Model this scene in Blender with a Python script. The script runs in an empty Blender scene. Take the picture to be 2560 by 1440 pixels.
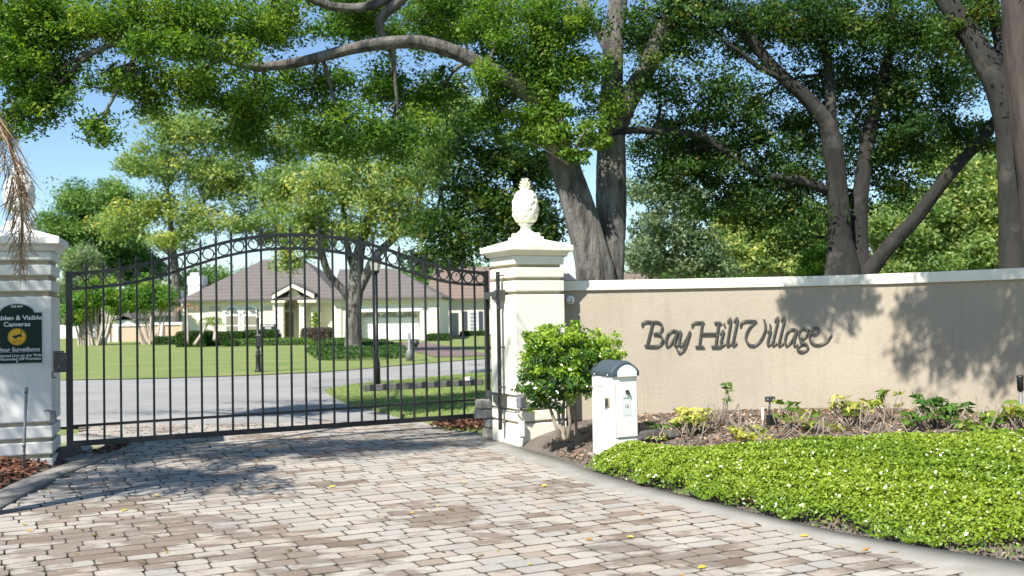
import bpy, math, random
import numpy as np
from mathutils import Vector, Matrix, Euler
R = math.radians
rnd = random.Random(7)
RG = np.random.default_rng(11)
sc = bpy.context.scene
COL = sc.collection

# ------------------------------------------------------------------ camera
F = 2535.0                      # focal length in photo pixels (2560 wide)
EYE = 1.5
cd = bpy.data.cameras.new('camera'); cam = bpy.data.objects.new('camera', cd); COL.objects.link(cam)
cd.sensor_width = 36.0; cd.lens = 36.0 * F / 2560.0
cd.clip_start = 0.05; cd.clip_end = 2000
PITCH = math.atan(60 / F)
cam.matrix_world = Matrix.Translation((0, 0, EYE)) @ Matrix.Rotation(R(90) + PITCH, 4, 'X') @ Matrix.Rotation(R(-1.0), 4, 'Z')
sc.camera = cam
cd.dof.use_dof = True; cd.dof.focus_distance = 9.5; cd.dof.aperture_fstop = 2.6
CM = cam.matrix_world.to_3x3(); CO = Vector((0, 0, EYE))

# ------------------------------------------------------------------ world, sun, exposure
SUN_T = Vector((0.527, 0.850, 0)).normalized()     # the way the light travels over the ground
SUN_EL = R(47)
w = bpy.data.worlds.new('World'); sc.world = w; w.use_nodes = True
wn = w.node_tree.nodes; wl = w.node_tree.links
sky = wn.new('ShaderNodeTexSky'); sky.sky_type = 'NISHITA'; sky.sun_disc = False
sky.sun_elevation = SUN_EL
sky.sun_rotation = math.atan2(-SUN_T.x, -SUN_T.y)
sky.air_density = 1.0; sky.dust_density = 0.25; sky.ozone_density = 2.0
bg = wn['Background']
tintn = wn.new('ShaderNodeMix'); tintn.data_type = 'RGBA'; tintn.blend_type = 'MULTIPLY'; tintn.inputs[0].default_value = 1.0
tintn.inputs[7].default_value = (.84, .93, 1.0, 1); wl.new(sky.outputs[0], tintn.inputs[6]); wl.new(tintn.outputs[2], bg.inputs[0]); bg.inputs[1].default_value = 0.095
sd = bpy.data.lights.new('sun', 'SUN'); sun = bpy.data.objects.new('sun', sd); COL.objects.link(sun)
sd.energy = 5.0; sd.angle = R(0.53); sd.color = (1.0, 0.955, 0.88)
Ldir = Vector((SUN_T.x * math.cos(SUN_EL), SUN_T.y * math.cos(SUN_EL), -math.sin(SUN_EL)))
sun.rotation_euler = Ldir.to_track_quat('-Z', 'Y').to_euler(); sun.location = (-10, -15, 25)
sc.view_settings.view_transform = 'Standard'; sc.view_settings.look = 'None'
sc.view_settings.exposure = 0.92; sc.view_settings.gamma = 1.0
sc.view_settings.use_curve_mapping = False
cy = sc.cycles
cy.max_bounces = 9; cy.diffuse_bounces = 5; cy.glossy_bounces = 2; cy.transmission_bounces = 4
cy.transparent_max_bounces = 6; cy.caustics_reflective = False; cy.caustics_refractive = False
cy.sample_clamp_indirect = 6.0

# ------------------------------------------------------------------ pixel helpers (photo pixels -> places in the world)
def ray(px, py):
    return (CM @ Vector(((px - 1280) / F, -(py - 720) / F, -1.0)))
def U(px, py, D):
    d = ray(px, py); return CO + d * (D / d.y)
def GP(px, py, z=0.0):
    d = ray(px, py); t = (z - EYE) / d.z; return CO + d * t
def onplane(px, py, p0, n):
    d = ray(px, py); t = (Vector(p0) - CO).dot(n) / d.dot(n); return CO + d * t
def lerp(a, b, t): return a + (b - a) * t
def gz(x, y):
    t = min(1, max(0, (y - 24) / 40.0)); return -0.25 * t * t * (3 - 2 * t)
def smooth_path(pts, n=6):
    P = [Vector(p) for p in pts]
    if len(P) < 3: return P
    out = []
    for i in range(len(P) - 1):
        p0 = P[max(i - 1, 0)]; p1 = P[i]; p2 = P[i + 1]; p3 = P[min(i + 2, len(P) - 1)]
        for k in range(n):
            t = k / n
            out.append(0.5 * ((2 * p1) + (p2 - p0) * t + (2 * p0 - 5 * p1 + 4 * p2 - p3) * t * t + (3 * p1 - p0 - 3 * p2 + p3) * t ** 3))
    out.append(P[-1]); return out
def smooth_vals(v, n=6):
    out = []
    for i in range(len(v) - 1):
        for k in range(n): out.append(lerp(v[i], v[i + 1], k / n))
    out.append(v[-1]); return out

# ------------------------------------------------------------------ materials
MATS = {}
def newmat(name):
    m = bpy.data.materials.new(name); m.use_nodes = True; MATS[name] = m
    return m, m.node_tree.nodes, m.node_tree.links, m.node_tree.nodes['Principled BSDF']
def N(ns, t, **kw):
    n = ns.new(t)
    for k, v in kw.items(): setattr(n, k, v)
    return n
def noise_node(ns, ls, scale, detail=4, rough=.55, stretch=None, coords='Object'):
    tc = N(ns, 'ShaderNodeTexCoord'); src = tc.outputs[coords]
    if stretch:
        mp = N(ns, 'ShaderNodeMapping'); mp.inputs['Scale'].default_value = stretch
        ls.new(src, mp.inputs[0]); src = mp.outputs[0]
    n = N(ns, 'ShaderNodeTexNoise'); n.inputs['Scale'].default_value = scale
    n.inputs['Detail'].default_value = detail; n.inputs['Roughness'].default_value = rough
    ls.new(src, n.inputs['Vector']); return n
def ramp(ns, ls, fac, stops):
    r = N(ns, 'ShaderNodeValToRGB'); e = r.color_ramp.elements
    while len(e) < len(stops): e.new(0.5)
    for i, (p, c) in enumerate(stops):
        e[i].position = p; e[i].color = (*c, 1) if len(c) == 3 else c
    ls.new(fac, r.inputs[0]); return r
def mix(ns, ls, fac, a, b, mode='MIX'):
    m = N(ns, 'ShaderNodeMix', data_type='RGBA', blend_type=mode)
    for inp, v in ((m.inputs[0], fac), (m.inputs[6], a), (m.inputs[7], b)):
        if hasattr(v, 'is_linked') or isinstance(v, bpy.types.NodeSocket): ls.new(v, inp)
        else: inp.default_value = v if isinstance(v, float) else (*v, 1)
    return m.outputs[2]
def simple(name, c1, c2=None, scale=4, rough=.7, bump=0., bscale=40, metal=0., spec=.5, stretch=None, lo=.35, hi=.65, bdist=.01, detail=4, c3=None, s3=1.0, lo3=.55, hi3=.7):
    m, ns, ls, b = newmat(name)
    b.inputs['Roughness'].default_value = rough; b.inputs['Metallic'].default_value = metal
    b.inputs['Specular IOR Level'].default_value = spec
    if c2 is None: b.inputs['Base Color'].default_value = (*c1, 1)
    else:
        n = noise_node(ns, ls, scale, detail, .6, stretch)
        r = ramp(ns, ls, n.outputs['Fac'], [(lo, c1), (hi, c2)])
        col = r.outputs[0]
        if c3:
            n3 = noise_node(ns, ls, s3, 5, .6)
            r3 = ramp(ns, ls, n3.outputs['Fac'], [(lo3, (0, 0, 0)), (hi3, (1, 1, 1))])
            col = mix(ns, ls, r3.outputs[0], col, c3)
        ls.new(col, b.inputs['Base Color'])
    if bump:
        n2 = noise_node(ns, ls, bscale, 6, .65, stretch)
        bp = N(ns, 'ShaderNodeBump'); bp.inputs['Strength'].default_value = bump; bp.inputs['Distance'].default_value = bdist
        ls.new(n2.outputs['Fac'], bp.inputs['Height']); ls.new(bp.outputs[0], b.inputs['Normal'])
    return m
def leafmat(name, stops, rough=.55, trans=.38, spec=.35):
    m, ns, ls, b = newmat(name)
    at = N(ns, 'ShaderNodeAttribute', attribute_name='tint')
    r = ramp(ns, ls, at.outputs['Fac'], stops)
    ls.new(r.outputs[0], b.inputs['Base Color'])
    b.inputs['Roughness'].default_value = rough; b.inputs['Specular IOR Level'].default_value = spec
    tr = N(ns, 'ShaderNodeBsdfTranslucent'); bright = mix(ns, ls, 1.0, r.outputs[0], (1.25, 1.35, .55), 'MULTIPLY')
    ls.new(bright, tr.inputs[0])
    mx = N(ns, 'ShaderNodeMixShader'); mx.inputs[0].default_value = trans
    ls.new(b.outputs[0], mx.inputs[1]); ls.new(tr.outputs[0], mx.inputs[2])
    ls.new(mx.outputs[0], ns['Material Output'].inputs[0]); return m

cream = simple('cream_stucco_paint', (.80, .77, .64), (.74, .71, .58), 3, .75, .25, 90, bdist=.004, c3=(.52, .49, .40), s3=2.2, lo3=.62, hi3=.8)
cream_l = simple('pale_stucco_paint', (.74, .73, .70), (.68, .67, .63), 3, .7, .2, 90, bdist=.004, c3=(.50, .48, .43), s3=2.6, lo3=.6, hi3=.8)
groove = simple('groove_stucco', (.40, .36, .26), (.33, .29, .21), 8, .85, .3, 90, bdist=.004)  # tan groove coat, darkened further to paint in deeper recess shade
tan = simple('tan_stucco', (.375, .325, .252), (.347, .300, .232), 1.6, .88, .55, 26, bdist=.010, c3=(.325, .275, .205), s3=.9, lo3=.5, hi3=.75)
capm = simple('wall_cap_paint', (.79, .76, .66), (.72, .69, .58), 4, .7, .25, 60, bdist=.004, c3=(.50, .48, .42), s3=3, lo3=.62, hi3=.78)
black = simple('black_gate_paint', (.011, .012, .014), (.018, .019, .021), 12, .42, .1, 80, spec=.45, bdist=.001)
darkmetal = simple('dark_metal', (.035, .035, .037), (.06, .058, .055), 14, .5, .1, 60, bdist=.002)
graypvc = simple('grey_plastic', (.14, .15, .16), (.18, .18, .19), 9, .5)
whitepvc = simple('white_plastic', (.78, .78, .74), (.70, .70, .66), 9, .45)
concrete = simple('concrete', (.26, .245, .22), (.205, .195, .172), 3.2, .9, .4, 70, bdist=.004, c3=(.17, .16, .135), s3=1.3, lo3=.5, hi3=.75)
street_m = simple('street_concrete', (.285, .275, .262), (.24, .235, .225), 1.2, .92, .35, 60, bdist=.004, c3=(.20, .195, .185), s3=.35, lo3=.45, hi3=.75)
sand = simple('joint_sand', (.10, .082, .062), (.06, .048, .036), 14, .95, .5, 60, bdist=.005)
soil = simple('bed_soil', (.09, .06, .042), (.15, .11, .08), 7, .95, .8, 30, bdist=.02)
greysoil = simple('grey_sand_soil', (.15, .125, .105), (.095, .078, .062), 5, .95, .7, 40, bdist=.015)
bark = simple('oak_bark', (.17, .155, .135), (.060, .054, .046), 7, .95, 1.0, 12, lo=.42, hi=.58, stretch=(1, 1, .22), bdist=.12, c3=(.24, .235, .215), s3=1.6, lo3=.5, hi3=.68, detail=6)
bark_red = simple('brown_bark', (.085, .066, .054), (.035, .028, .024), 7, .95, 1.0, 14, stretch=(1, 1, .15), bdist=.04)
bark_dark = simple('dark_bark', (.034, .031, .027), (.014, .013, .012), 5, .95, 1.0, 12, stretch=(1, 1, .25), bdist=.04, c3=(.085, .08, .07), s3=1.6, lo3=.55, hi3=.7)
bark_pale = simple('pale_myrtle_bark', (.42, .36, .29), (.30, .25, .20), 6, .8, .4, 12, stretch=(1, 1, .2))
stem_m = simple('grey_stem', (.26, .215, .165), (.17, .14, .11), 20, .9, .4, 60, bdist=.003)
house_w = simple('house_cream_stucco', (.80, .77, .62), (.75, .72, .57), 1, .8)
house_p = simple('house_greige_panel', (.54, .52, .43), (.50, .48, .40), 1, .8)
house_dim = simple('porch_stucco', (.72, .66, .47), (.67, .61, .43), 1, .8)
glass = simple('window_glass', (.12, .13, .12), (.20, .20, .17), .8, .15, spec=.8)
white = simple('white_trim', (.80, .80, .78), (.76, .76, .74), 2, .6)
tanwall = simple('far_tan_wall', (.50, .36, .26), (.46, .33, .24), 1, .85)
doorm = simple('door_brown', (.16, .13, .08), (.12, .10, .06), 2, .5)
mulch_m = leafmat('bark_mulch', [(0, (.045, .02, .014)), (.4, (.12, .05, .03)), (.8, (.22, .10, .06)), (1, (.34, .22, .15))], .9, 0.0, .2)
litter_m = leafmat('dry_leaf_litter', [(0, (.10, .06, .035)), (.5, (.26, .15, .085)), (.85, (.40, .27, .17)), (1, (.50, .42, .30))], .8, .1, .3)
def roofmat(name, c1, c2, freq):
    m, ns, ls, b = newmat(name)
    tc = N(ns, 'ShaderNodeTexCoord')
    wv = N(ns, 'ShaderNodeTexWave', wave_type='BANDS', bands_direction='Z', wave_profile='SAW'); wv.inputs['Scale'].default_value = freq
    wv.inputs['Distortion'].default_value = .3; wv.inputs['Detail Scale'].default_value = 3
    ls.new(tc.outputs['Object'], wv.inputs[0])
    n = noise_node(ns, ls, 2.0, 6, .7, (1, 1, 3)); r = ramp(ns, ls, n.outputs['Fac'], [(.3, c1), (.7, c2)])
    col = mix(ns, ls, .35, r.outputs[0], wv.outputs['Color'], 'MULTIPLY')
    ls.new(col, b.inputs['Base Color']); b.inputs['Roughness'].default_value = .9
    bp = N(ns, 'ShaderNodeBump'); bp.inputs['Strength'].default_value = .8; bp.inputs['Distance'].default_value = .04
    ls.new(wv.outputs['Fac'], bp.inputs['Height']); ls.new(bp.outputs[0], b.inputs['Normal']); return m
roof = roofmat('brown_shingles', (.175, .155, .142), (.13, .113, .104), 1.2)
roof_t = roofmat('tan_roof_tiles', (.23, .17, .135), (.18, .13, .105), 1.1)
roof_d = roofmat('dark_shingles', (.07, .06, .07), (.045, .04, .05), 1.2)

def grassmat():
    m, ns, ls, b = newmat('lawn_grass')
    n = noise_node(ns, ls, .5, 5, .6); n2 = noise_node(ns, ls, 9, 6, .8)
    r = ramp(ns, ls, n.outputs['Fac'], [(.3, (.135, .195, .05)), (.5, (.18, .225, .07)), (.72, (.24, .245, .10))])
    r2 = ramp(ns, ls, n2.outputs['Fac'], [(.25, (.62, .62, .62)), (.75, (1.3, 1.3, 1.3))])
    ls.new(mix(ns, ls, 1.0, r.outputs[0], r2.outputs[0], 'MULTIPLY'), b.inputs['Base Color'])
    b.inputs['Roughness'].default_value = .9; b.inputs['Specular IOR Level'].default_value = .2
    bp = N(ns, 'ShaderNodeBump'); bp.inputs['Strength'].default_value = .6; bp.inputs['Distance'].default_value = .05
    ls.new(n2.outputs['Fac'], bp.inputs['Height']); ls.new(bp.outputs[0], b.inputs['Normal']); return m
grass = grassmat()

def pavermat(name, attr):
    m, ns, ls, b = newmat(name)
    if attr: src = N(ns, 'ShaderNodeAttribute', attribute_name='tint').outputs['Fac']
    else:
        oi = N(ns, 'ShaderNodeObjectInfo'); sp = N(ns, 'ShaderNodeSeparateColor'); ls.new(oi.outputs['Color'], sp.inputs[0]); src = sp.outputs[0]
    base = ramp(ns, ls, src, [(0, (.335, .318, .288)), (.3, (.37, .335, .290)), (.6, (.405, .372, .325)), (.85, (.37, .318, .270)), (.96, (.32, .265, .215)), (1, (.24, .19, .15))])
    geo = N(ns, 'ShaderNodeNewGeometry')
    def wn_(scale, detail=5, rough=.6, stretch=None):
        n = N(ns, 'ShaderNodeTexNoise'); n.inputs['Scale'].default_value = scale; n.inputs['Detail'].default_value = detail; n.inputs['Roughness'].default_value = rough
        if stretch:
            mp = N(ns, 'ShaderNodeMapping'); mp.inputs['Scale'].default_value = stretch; mp.inputs['Rotation'].default_value = (0, 0, -.46)
            ls.new(geo.outputs['Position'], mp.inputs[0]); ls.new(mp.outputs[0], n.inputs['Vector'])
        else: ls.new(geo.outputs['Position'], n.inputs['Vector'])
        return n
    # old brown face showing where the pale coat has worn off: patches in places, more of them to the left front
    big = wn_(.9, 2, .5); mid = wn_(4.5, 6, .6, (.7, 1.2, 1))
    s = N(ns, 'ShaderNodeSeparateXYZ'); ls.new(geo.outputs['Position'], s.inputs[0])
    gx = N(ns, 'ShaderNodeMapRange'); gx.inputs[1].default_value = 1.0; gx.inputs[2].default_value = -3.5; gx.inputs[3].default_value = 0; gx.inputs[4].default_value = .12
    ls.new(s.outputs[0], gx.inputs[0])
    gy = N(ns, 'ShaderNodeMapRange'); gy.inputs[1].default_value = 9.5; gy.inputs[2].default_value = 6; gy.inputs[3].default_value = -.12; gy.inputs[4].default_value = .03
    ls.new(s.outputs[1], gy.inputs[0])
    a1 = N(ns, 'ShaderNodeMath', operation='ADD'); ls.new(big.outputs['Fac'], a1.inputs[0]); ls.new(mid.outputs['Fac'], a1.inputs[1])
    a2 = N(ns, 'ShaderNodeMath', operation='ADD'); ls.new(a1.outputs[0], a2.inputs[0]); ls.new(gx.outputs[0], a2.inputs[1])
    a3 = N(ns, 'ShaderNodeMath', operation='ADD'); ls.new(a2.outputs[0], a3.inputs[0]); ls.new(gy.outputs[0], a3.inputs[1])
    ts = N(ns, 'ShaderNodeMath', operation='MULTIPLY_ADD'); ls.new(src, ts.inputs[0]); ts.inputs[1].default_value = .16; ls.new(a3.outputs[0], ts.inputs[2])
    wr = ramp(ns, ls, ts.outputs[0], [(.0, (0, 0, 0)), (1, (1, 1, 1))])
    mr = N(ns, 'ShaderNodeMapRange'); mr.inputs[1].default_value = 1.13; mr.inputs[2].default_value = 1.22; ls.new(ts.outputs[0], mr.inputs[0])
    fine = wn_(60, 4, .7); fr = ramp(ns, ls, fine.outputs['Fac'], [(.3, (.80, .80, .80)), (.7, (1.12, 1.12, 1.12))])
    brown = mix(ns, ls, .35, (.135, .095, .068), base.outputs[0], 'MIX')
    col = mix(ns, ls, mr.outputs[0], base.outputs[0], brown)
    gr = wn_(2.2, 5, .6); grr = ramp(ns, ls, gr.outputs['Fac'], [(.3, (.88, .86, .84)), (.7, (1.06, 1.06, 1.06))])
    col = mix(ns, ls, 1.0, col, grr.outputs[0], 'MULTIPLY')
    col = mix(ns, ls, 1.0, col, fr.outputs[0], 'MULTIPLY')
    ls.new(col, b.inputs['Base Color']); b.inputs['Roughness'].default_value = .85; b.inputs['Specular IOR Level'].default_value = .35
    bp = N(ns, 'ShaderNodeBump'); bp.inputs['Strength'].default_value = .5; bp.inputs['Distance'].default_value = .004
    ls.new(fine.outputs['Fac'], bp.inputs['Height']); ls.new(bp.outputs[0], b.inputs['Normal'])
    return m
paver_obj = pavermat('tumbled_paver', False); paver_att = pavermat('tumbled_paver_field', True)

G = lambda r, g, b: (r, g, b)
leaf_oak = leafmat('oak_leaves', [(0, G(.045, .115, .016)), (.5, G(.125, .235, .030)), (.85, G(.24, .34, .045)), (1, G(.34, .38, .07))], trans=.5)
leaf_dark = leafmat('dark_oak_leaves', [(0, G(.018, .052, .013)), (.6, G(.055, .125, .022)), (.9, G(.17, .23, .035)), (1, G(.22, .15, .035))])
leaf_bright = leafmat('young_leaves', [(0, G(.055, .13, .018)), (.5, G(.12, .22, .025)), (1, G(.22, .32, .05))], trans=.4)
leaf_light = leafmat('pale_green_leaves', [(0, G(.115, .20, .06)), (.5, G(.235, .335, .105)), (.85, G(.36, .425, .14)), (1, G(.55, .50, .10))], trans=.4)
leaf_far = leafmat('far_tree_leaves', [(0, G(.07, .155, .045)), (.6, G(.15, .27, .07)), (1, G(.25, .34, .09))])
leaf_grey = leafmat('grey_green_leaves', [(0, G(.10, .16, .09)), (.6, G(.22, .29, .16)), (1, G(.36, .40, .22))])
leaf_myrtle = leafmat('myrtle_leaves', [(0, G(.06, .16, .025)), (.6, G(.15, .30, .04)), (1, G(.36, .44, .07))])
leaf_hedge = leafmat('hedge_leaves', [(0, G(.025, .07, .015)), (.6, G(.06, .125, .025)), (1, G(.14, .20, .045))])
leaf_brown = leafmat('brown_hedge_leaves', [(0, G(.10, .075, .06)), (.6, G(.17, .135, .11)), (1, G(.20, .19, .12))])
leaf_gc = leafmat('jasmine_leaves', [(0, G(.06, .13, .012)), (.35, G(.18, .275, .02)), (.75, G(.30, .385, .032)), (1, G(.44, .50, .10))], rough=.30, trans=.3, spec=.7)
leaf_schef = leafmat('variegated_leaves', [(0, G(.06, .15, .03)), (.4, G(.16, .26, .04)), (.6, G(.55, .52, .12)), (1, G(.68, .64, .22))], rough=.35)
leaf_shrub = leafmat('shrub_leaves', [(0, G(.04, .11, .035)), (.4, G(.11, .22, .03)), (.75, G(.27, .40, .03)), (1, G(.36, .48, .06))], rough=.22, spec=.9)
leaf_dead = leafmat('dead_frond_leaflets', [(0, G(.16, .10, .07)), (.5, G(.34, .22, .15)), (1, G(.55, .42, .32))], .7, .15)
leaf_fallen = leafmat('fallen_leaf_colours', [(0, G(.10, .05, .02)), (.4, G(.38, .20, .04)), (.8, G(.55, .42, .05)), (1, G(.35, .42, .08))], .6, .1)

# ------------------------------------------------------------------ objects
def props(o, label=None, cat=None, group=None, kind=None):
    if label: o['label'] = label
    if cat: o['category'] = cat
    if group: o['group'] = group
    if kind: o['kind'] = kind
    return o
def thing(name, loc, label, cat, group=None, kind=None, rotz=0):
    o = bpy.data.objects.new(name, None); COL.objects.link(o); o.location = loc; o.rotation_euler = (0, 0, rotz)
    o.empty_display_size = .1
    return props(o, label, cat, group, kind)
class MB:
    def __init__(s): s.v = []; s.f = []
    def add(s, vs, fs):
        o = len(s.v); s.v += [tuple(v) for v in vs]; s.f += [tuple(i + o for i in f) for f in fs]; return s
    def box(s, c, sz, rz=0., M=None):
        x, y, z = sz[0] / 2, sz[1] / 2, sz[2] / 2
        m = Matrix.Translation(c) @ (M if M is not None else Matrix.Rotation(rz, 4, 'Z'))
        vs = [m @ Vector(p) for p in ((-x, -y, -z), (x, -y, -z), (x, y, -z), (-x, y, -z), (-x, -y, z), (x, -y, z), (x, y, z), (-x, y, z))]
        return s.add(vs, [(0, 3, 2, 1), (4, 5, 6, 7), (0, 1, 5, 4), (1, 2, 6, 5), (2, 3, 7, 6), (3, 0, 4, 7)])
    def rings(s, rings, cap=True):
        o = len(s.v); n = len(rings[0])
        for r in rings: s.v += [tuple(p) for p in r]
        for i in range(len(rings) - 1):
            for k in range(n):
                a = o + i * n + k; b = o + i * n + (k + 1) % n
                s.f.append((a, b, b + n, a + n))
        if cap:
            s.f.append(tuple(o + k for k in reversed(range(n)))); s.f.append(tuple(o + (len(rings) - 1) * n + k for k in range(n)))
        return s
    def tube(s, pts, rad, n=8, bump=0., sub=1):
        P = smooth_path(pts, sub) if sub > 1 else [Vector(p) for p in pts]
        if not hasattr(rad, '__len__'): rad = [rad] * len(pts)
        rr = smooth_vals(list(rad), sub) if sub > 1 and len(pts) > 2 else list(rad)
        rings = []; prev = None
        for i, p in enumerate(P):
            t = (P[min(i + 1, len(P) - 1)] - P[max(i - 1, 0)])
            if t.length < 1e-9: t = Vector((0, 0, 1))
            t.normalize()
            if prev is None: a = t.orthogonal().normalized()
            else:
                a = prev - t * prev.dot(t)
                a = a.normalized() if a.length > 1e-6 else t.orthogonal().normalized()
            prev = a; b = t.cross(a)
            ring = []
            for k in range(n):
                th = 2 * math.pi * k / n; rv = rr[i]
                if bump: rv *= 1 + bump * (math.sin(th * 3 + i * .13) * .5 + math.sin(th * 2 + 1 + i * .05) * .6 + (.55 if k % 2 else -.55) * math.sin(th * 5 + i * .09 + math.sin(i * .21)) + rnd.uniform(-1, 1) * .22)
                ring.append(p + (a * math.cos(th) + b * math.sin(th)) * rv)
            rings.append(ring)
        return s.rings(rings)
    def lathe(s, prof, c, n=16, ph=0.):
        c = Vector(c); return s.rings([[c + Vector((r * math.cos(2 * math.pi * k / n + ph), r * math.sin(2 * math.pi * k / n + ph), z)) for k in range(n)] for r, z in prof])
    def prism(s, poly, z0, z1):
        return s.rings([[(x, y, z0) for x, y in poly], [(x, y, z1) for x, y in poly]])
    def sphere(s, c, r, n=10, m=6, sq=(1, 1, 1)):
        c = Vector(c)
        return s.rings([[c + Vector((r * sq[0] * math.sin(math.pi * (j + .02) / (m + .04)) * math.cos(2 * math.pi * k / n), r * sq[1] * math.sin(math.pi * (j + .02) / (m + .04)) * math.sin(2 * math.pi * k / n), -r * sq[2] * math.cos(math.pi * (j + .02) / (m + .04)))) for k in range(n)] for j in range(m + 1)])
    def obj(s, name, mat, parent=None, smooth=False, org=None, bevel=0., autos=False):
        if parent is not None and org is None: org = Vector(parent.get('_w', parent.location))
        org = Vector(org) if org is not None else Vector((0, 0, 0))
        me = bpy.data.meshes.new(name)
        me.from_pydata([(v[0] - org.x, v[1] - org.y, v[2] - org.z) for v in s.v], [], s.f); me.update()
        if smooth: me.shade_smooth()
        me.materials.append(mat)
        o = bpy.data.objects.new(name, me); COL.objects.link(o)
        if parent is not None:
            o.parent = parent
        else: o.location = org
        if bevel:
            md = o.modifiers.new('bevel', 'BEVEL'); md.width = bevel; md.segments = 2; md.limit_method = 'ANGLE'
        return o
def sub(parent_part, mb, name, mat, smooth=False, bevel=0.):
    """a sub-part: mesh under a part; mesh coordinates stay relative to the thing's base"""
    root = parent_part.parent
    o = mb.obj(name, mat, None, smooth, org=root.location, bevel=bevel)
    o.location = (0, 0, 0); o.parent = parent_part
    return o
def single(mb, name, mat, label, cat, group=None, kind=None, smooth=False, org=(0, 0, 0), bevel=0.):
    return props(mb.obj(name, mat, None, smooth, org, bevel), label, cat, group, kind)

def np_mesh(name, V, Fq, tint, mat, parent=None, org=(0, 0, 0), smooth=False):
    V = np.asarray(V, dtype=np.float32) - np.array(org, dtype=np.float32)
    me = bpy.data.meshes.new(name); nf, k = Fq.shape
    me.vertices.add(len(V)); me.vertices.foreach_set('co', V.ravel())
    me.loops.add(nf * k); me.loops.foreach_set('vertex_index', Fq.astype(np.int32).ravel())
    me.polygons.add(nf); me.polygons.foreach_set('loop_start', np.arange(0, nf * k, k, dtype=np.int32))
    me.polygons.foreach_set('loop_total', np.full(nf, k, dtype=np.int32)) if False else None
    me.update(calc_edges=True)
    if tint is not None:
        a = me.attributes.new('tint', 'FLOAT', 'POINT'); a.data.foreach_set('value', np.asarray(tint, dtype=np.float32))
    me.materials.append(mat)
    o = bpy.data.objects.new(name, me); COL.objects.link(o)
    if parent is not None: o.parent = parent
    else: o.location = org
    return o
def unit(a): return a / np.maximum(np.linalg.norm(a, axis=1, keepdims=True), 1e-9)
def leaves(name, P, size, tint, mat, parent=None, org=(0, 0, 0), up=.5, aspect=.45, axis=None, nrm=None, jit=.3):
    P = np.asarray(P, dtype=np.float64); n = len(P)
    nm = unit(RG.normal(size=(n, 3)) + (np.array([0, 0, up * 2]) if nrm is None else np.asarray(nrm) * 2))
    ax = RG.normal(size=(n, 3)) if axis is None else np.asarray(axis) + RG.normal(size=(n, 3)) * jit
    a = unit(ax - nm * np.sum(ax * nm, axis=1, keepdims=True)); b = np.cross(nm, a)
    L = (np.asarray(size) * RG.uniform(.65, 1.3, n))[:, None]
    V = np.empty((n, 4, 3))
    V[:, 0] = P - a * L * .5; V[:, 1] = P - b * L * aspect * .5 + nm * L * .07 - a * L * .04
    V[:, 2] = P + a * L * .5; V[:, 3] = P + b * L * aspect * .5 + nm * L * .07 - a * L * .04
    Fq = np.arange(n * 4).reshape(n, 4)
    return np_mesh(name, V.reshape(-1, 3), Fq, np.repeat(np.clip(tint, 0, 1), 4), mat, parent, org)
def clumps(blobs, dens=1.0, surf=.55):
    """blobs: (centre, (rx,ry,rz), n clumps, clump radius, leaves per clump, tint bias)"""
    Ps = []; Ts = []; Cs = []
    for c, r, n, cr, m, tb in blobs:
        n = max(1, int(n * dens))
        d = unit(RG.normal(size=(n, 3))); rad = RG.uniform(0, 1, (n, 1)) ** surf
        cc = np.array(c) + d * rad * np.array(r); Cs.append(cc)
        k = RG.integers(int(m * .6), int(m * 1.4) + 1, n); idx = np.repeat(np.arange(n), k); q = len(idx)
        e = unit(RG.normal(size=(q, 3))) * (RG.uniform(0, 1, (q, 1)) ** .5) * np.array([1, 1, .6])
        crr = cr * RG.uniform(.6, 1.35, n)
        Ps.append(cc[idx] + e * crr[idx][:, None])
        ct = RG.uniform(-.40, .40, n) + tb
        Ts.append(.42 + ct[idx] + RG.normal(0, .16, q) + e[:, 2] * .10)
    return np.concatenate(Ps), np.concatenate(Ts), Cs
def B(px, py, rx, ry, D, dd, n, cr=.35, m=90, tb=0.):
    c = U(px, py, D); return (tuple(c), (rx * D / F, dd, ry * D / F), n, cr, m, tb)

def tree(name, base, label, cat, limbs, blobs, barkm, leafm, leaf=.05, group=None, twigs=True, sides=12, aspect=.45, tw=.035, nt=5, up=.5, crown='crown', dens=1.0, surf=.55, spread=1.0):
    if spread != 1: blobs = [(c, (r[0] * spread, r[1] * spread, r[2] * spread), n, cr, m, tb) for c, r, n, cr, m, tb in blobs]
    root = thing(name, base, label, cat, group)
    mb = MB(); samples = []
    for i, (pts, rad) in enumerate(limbs):
        mb.tube(pts, rad, sides, .055 if sides >= 14 else .04, 9 if sides >= 14 else 6)
        samples += [p for p in smooth_path(pts, 4)][2:]
    tr = mb.obj('trunk', barkm, root, smooth=True)
    P, T, Cs = clumps(blobs, dens * 1.55, surf)
    if twigs and samples:
        tb_ = MB()
        for (c, r, n, cr, m, tb), cc in zip(blobs, Cs):
            c = Vector(c); s0 = min(samples, key=lambda p: (p - c).length + (0.6 if p.z > c.z + .3 else 0))
            midp = (s0 + c) * .5 + Vector((rnd.uniform(-.1, .1), rnd.uniform(-.1, .1), .08 * (c - s0).length))
            tb_.tube([s0, midp, c], [tw, tw * .75, tw * .5], 5, 0, 4)
            sel = cc[:: max(1, len(cc) // nt)]
            for q in sel:
                q = Vector(q); st = midp.lerp(c, rnd.uniform(.2, 1)); mm = (st + q) * .5 + Vector((rnd.uniform(-.1, .1), rnd.uniform(-.1, .1), rnd.uniform(-.02, .12))) * (q - st).length
                tb_.tube([st, mm, q], [tw * .4, tw * .28, tw * .12], 4, 0, 3)
        tb_.obj('branches', barkm, root, smooth=True)
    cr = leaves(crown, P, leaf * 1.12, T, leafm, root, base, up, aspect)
    return root

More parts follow.
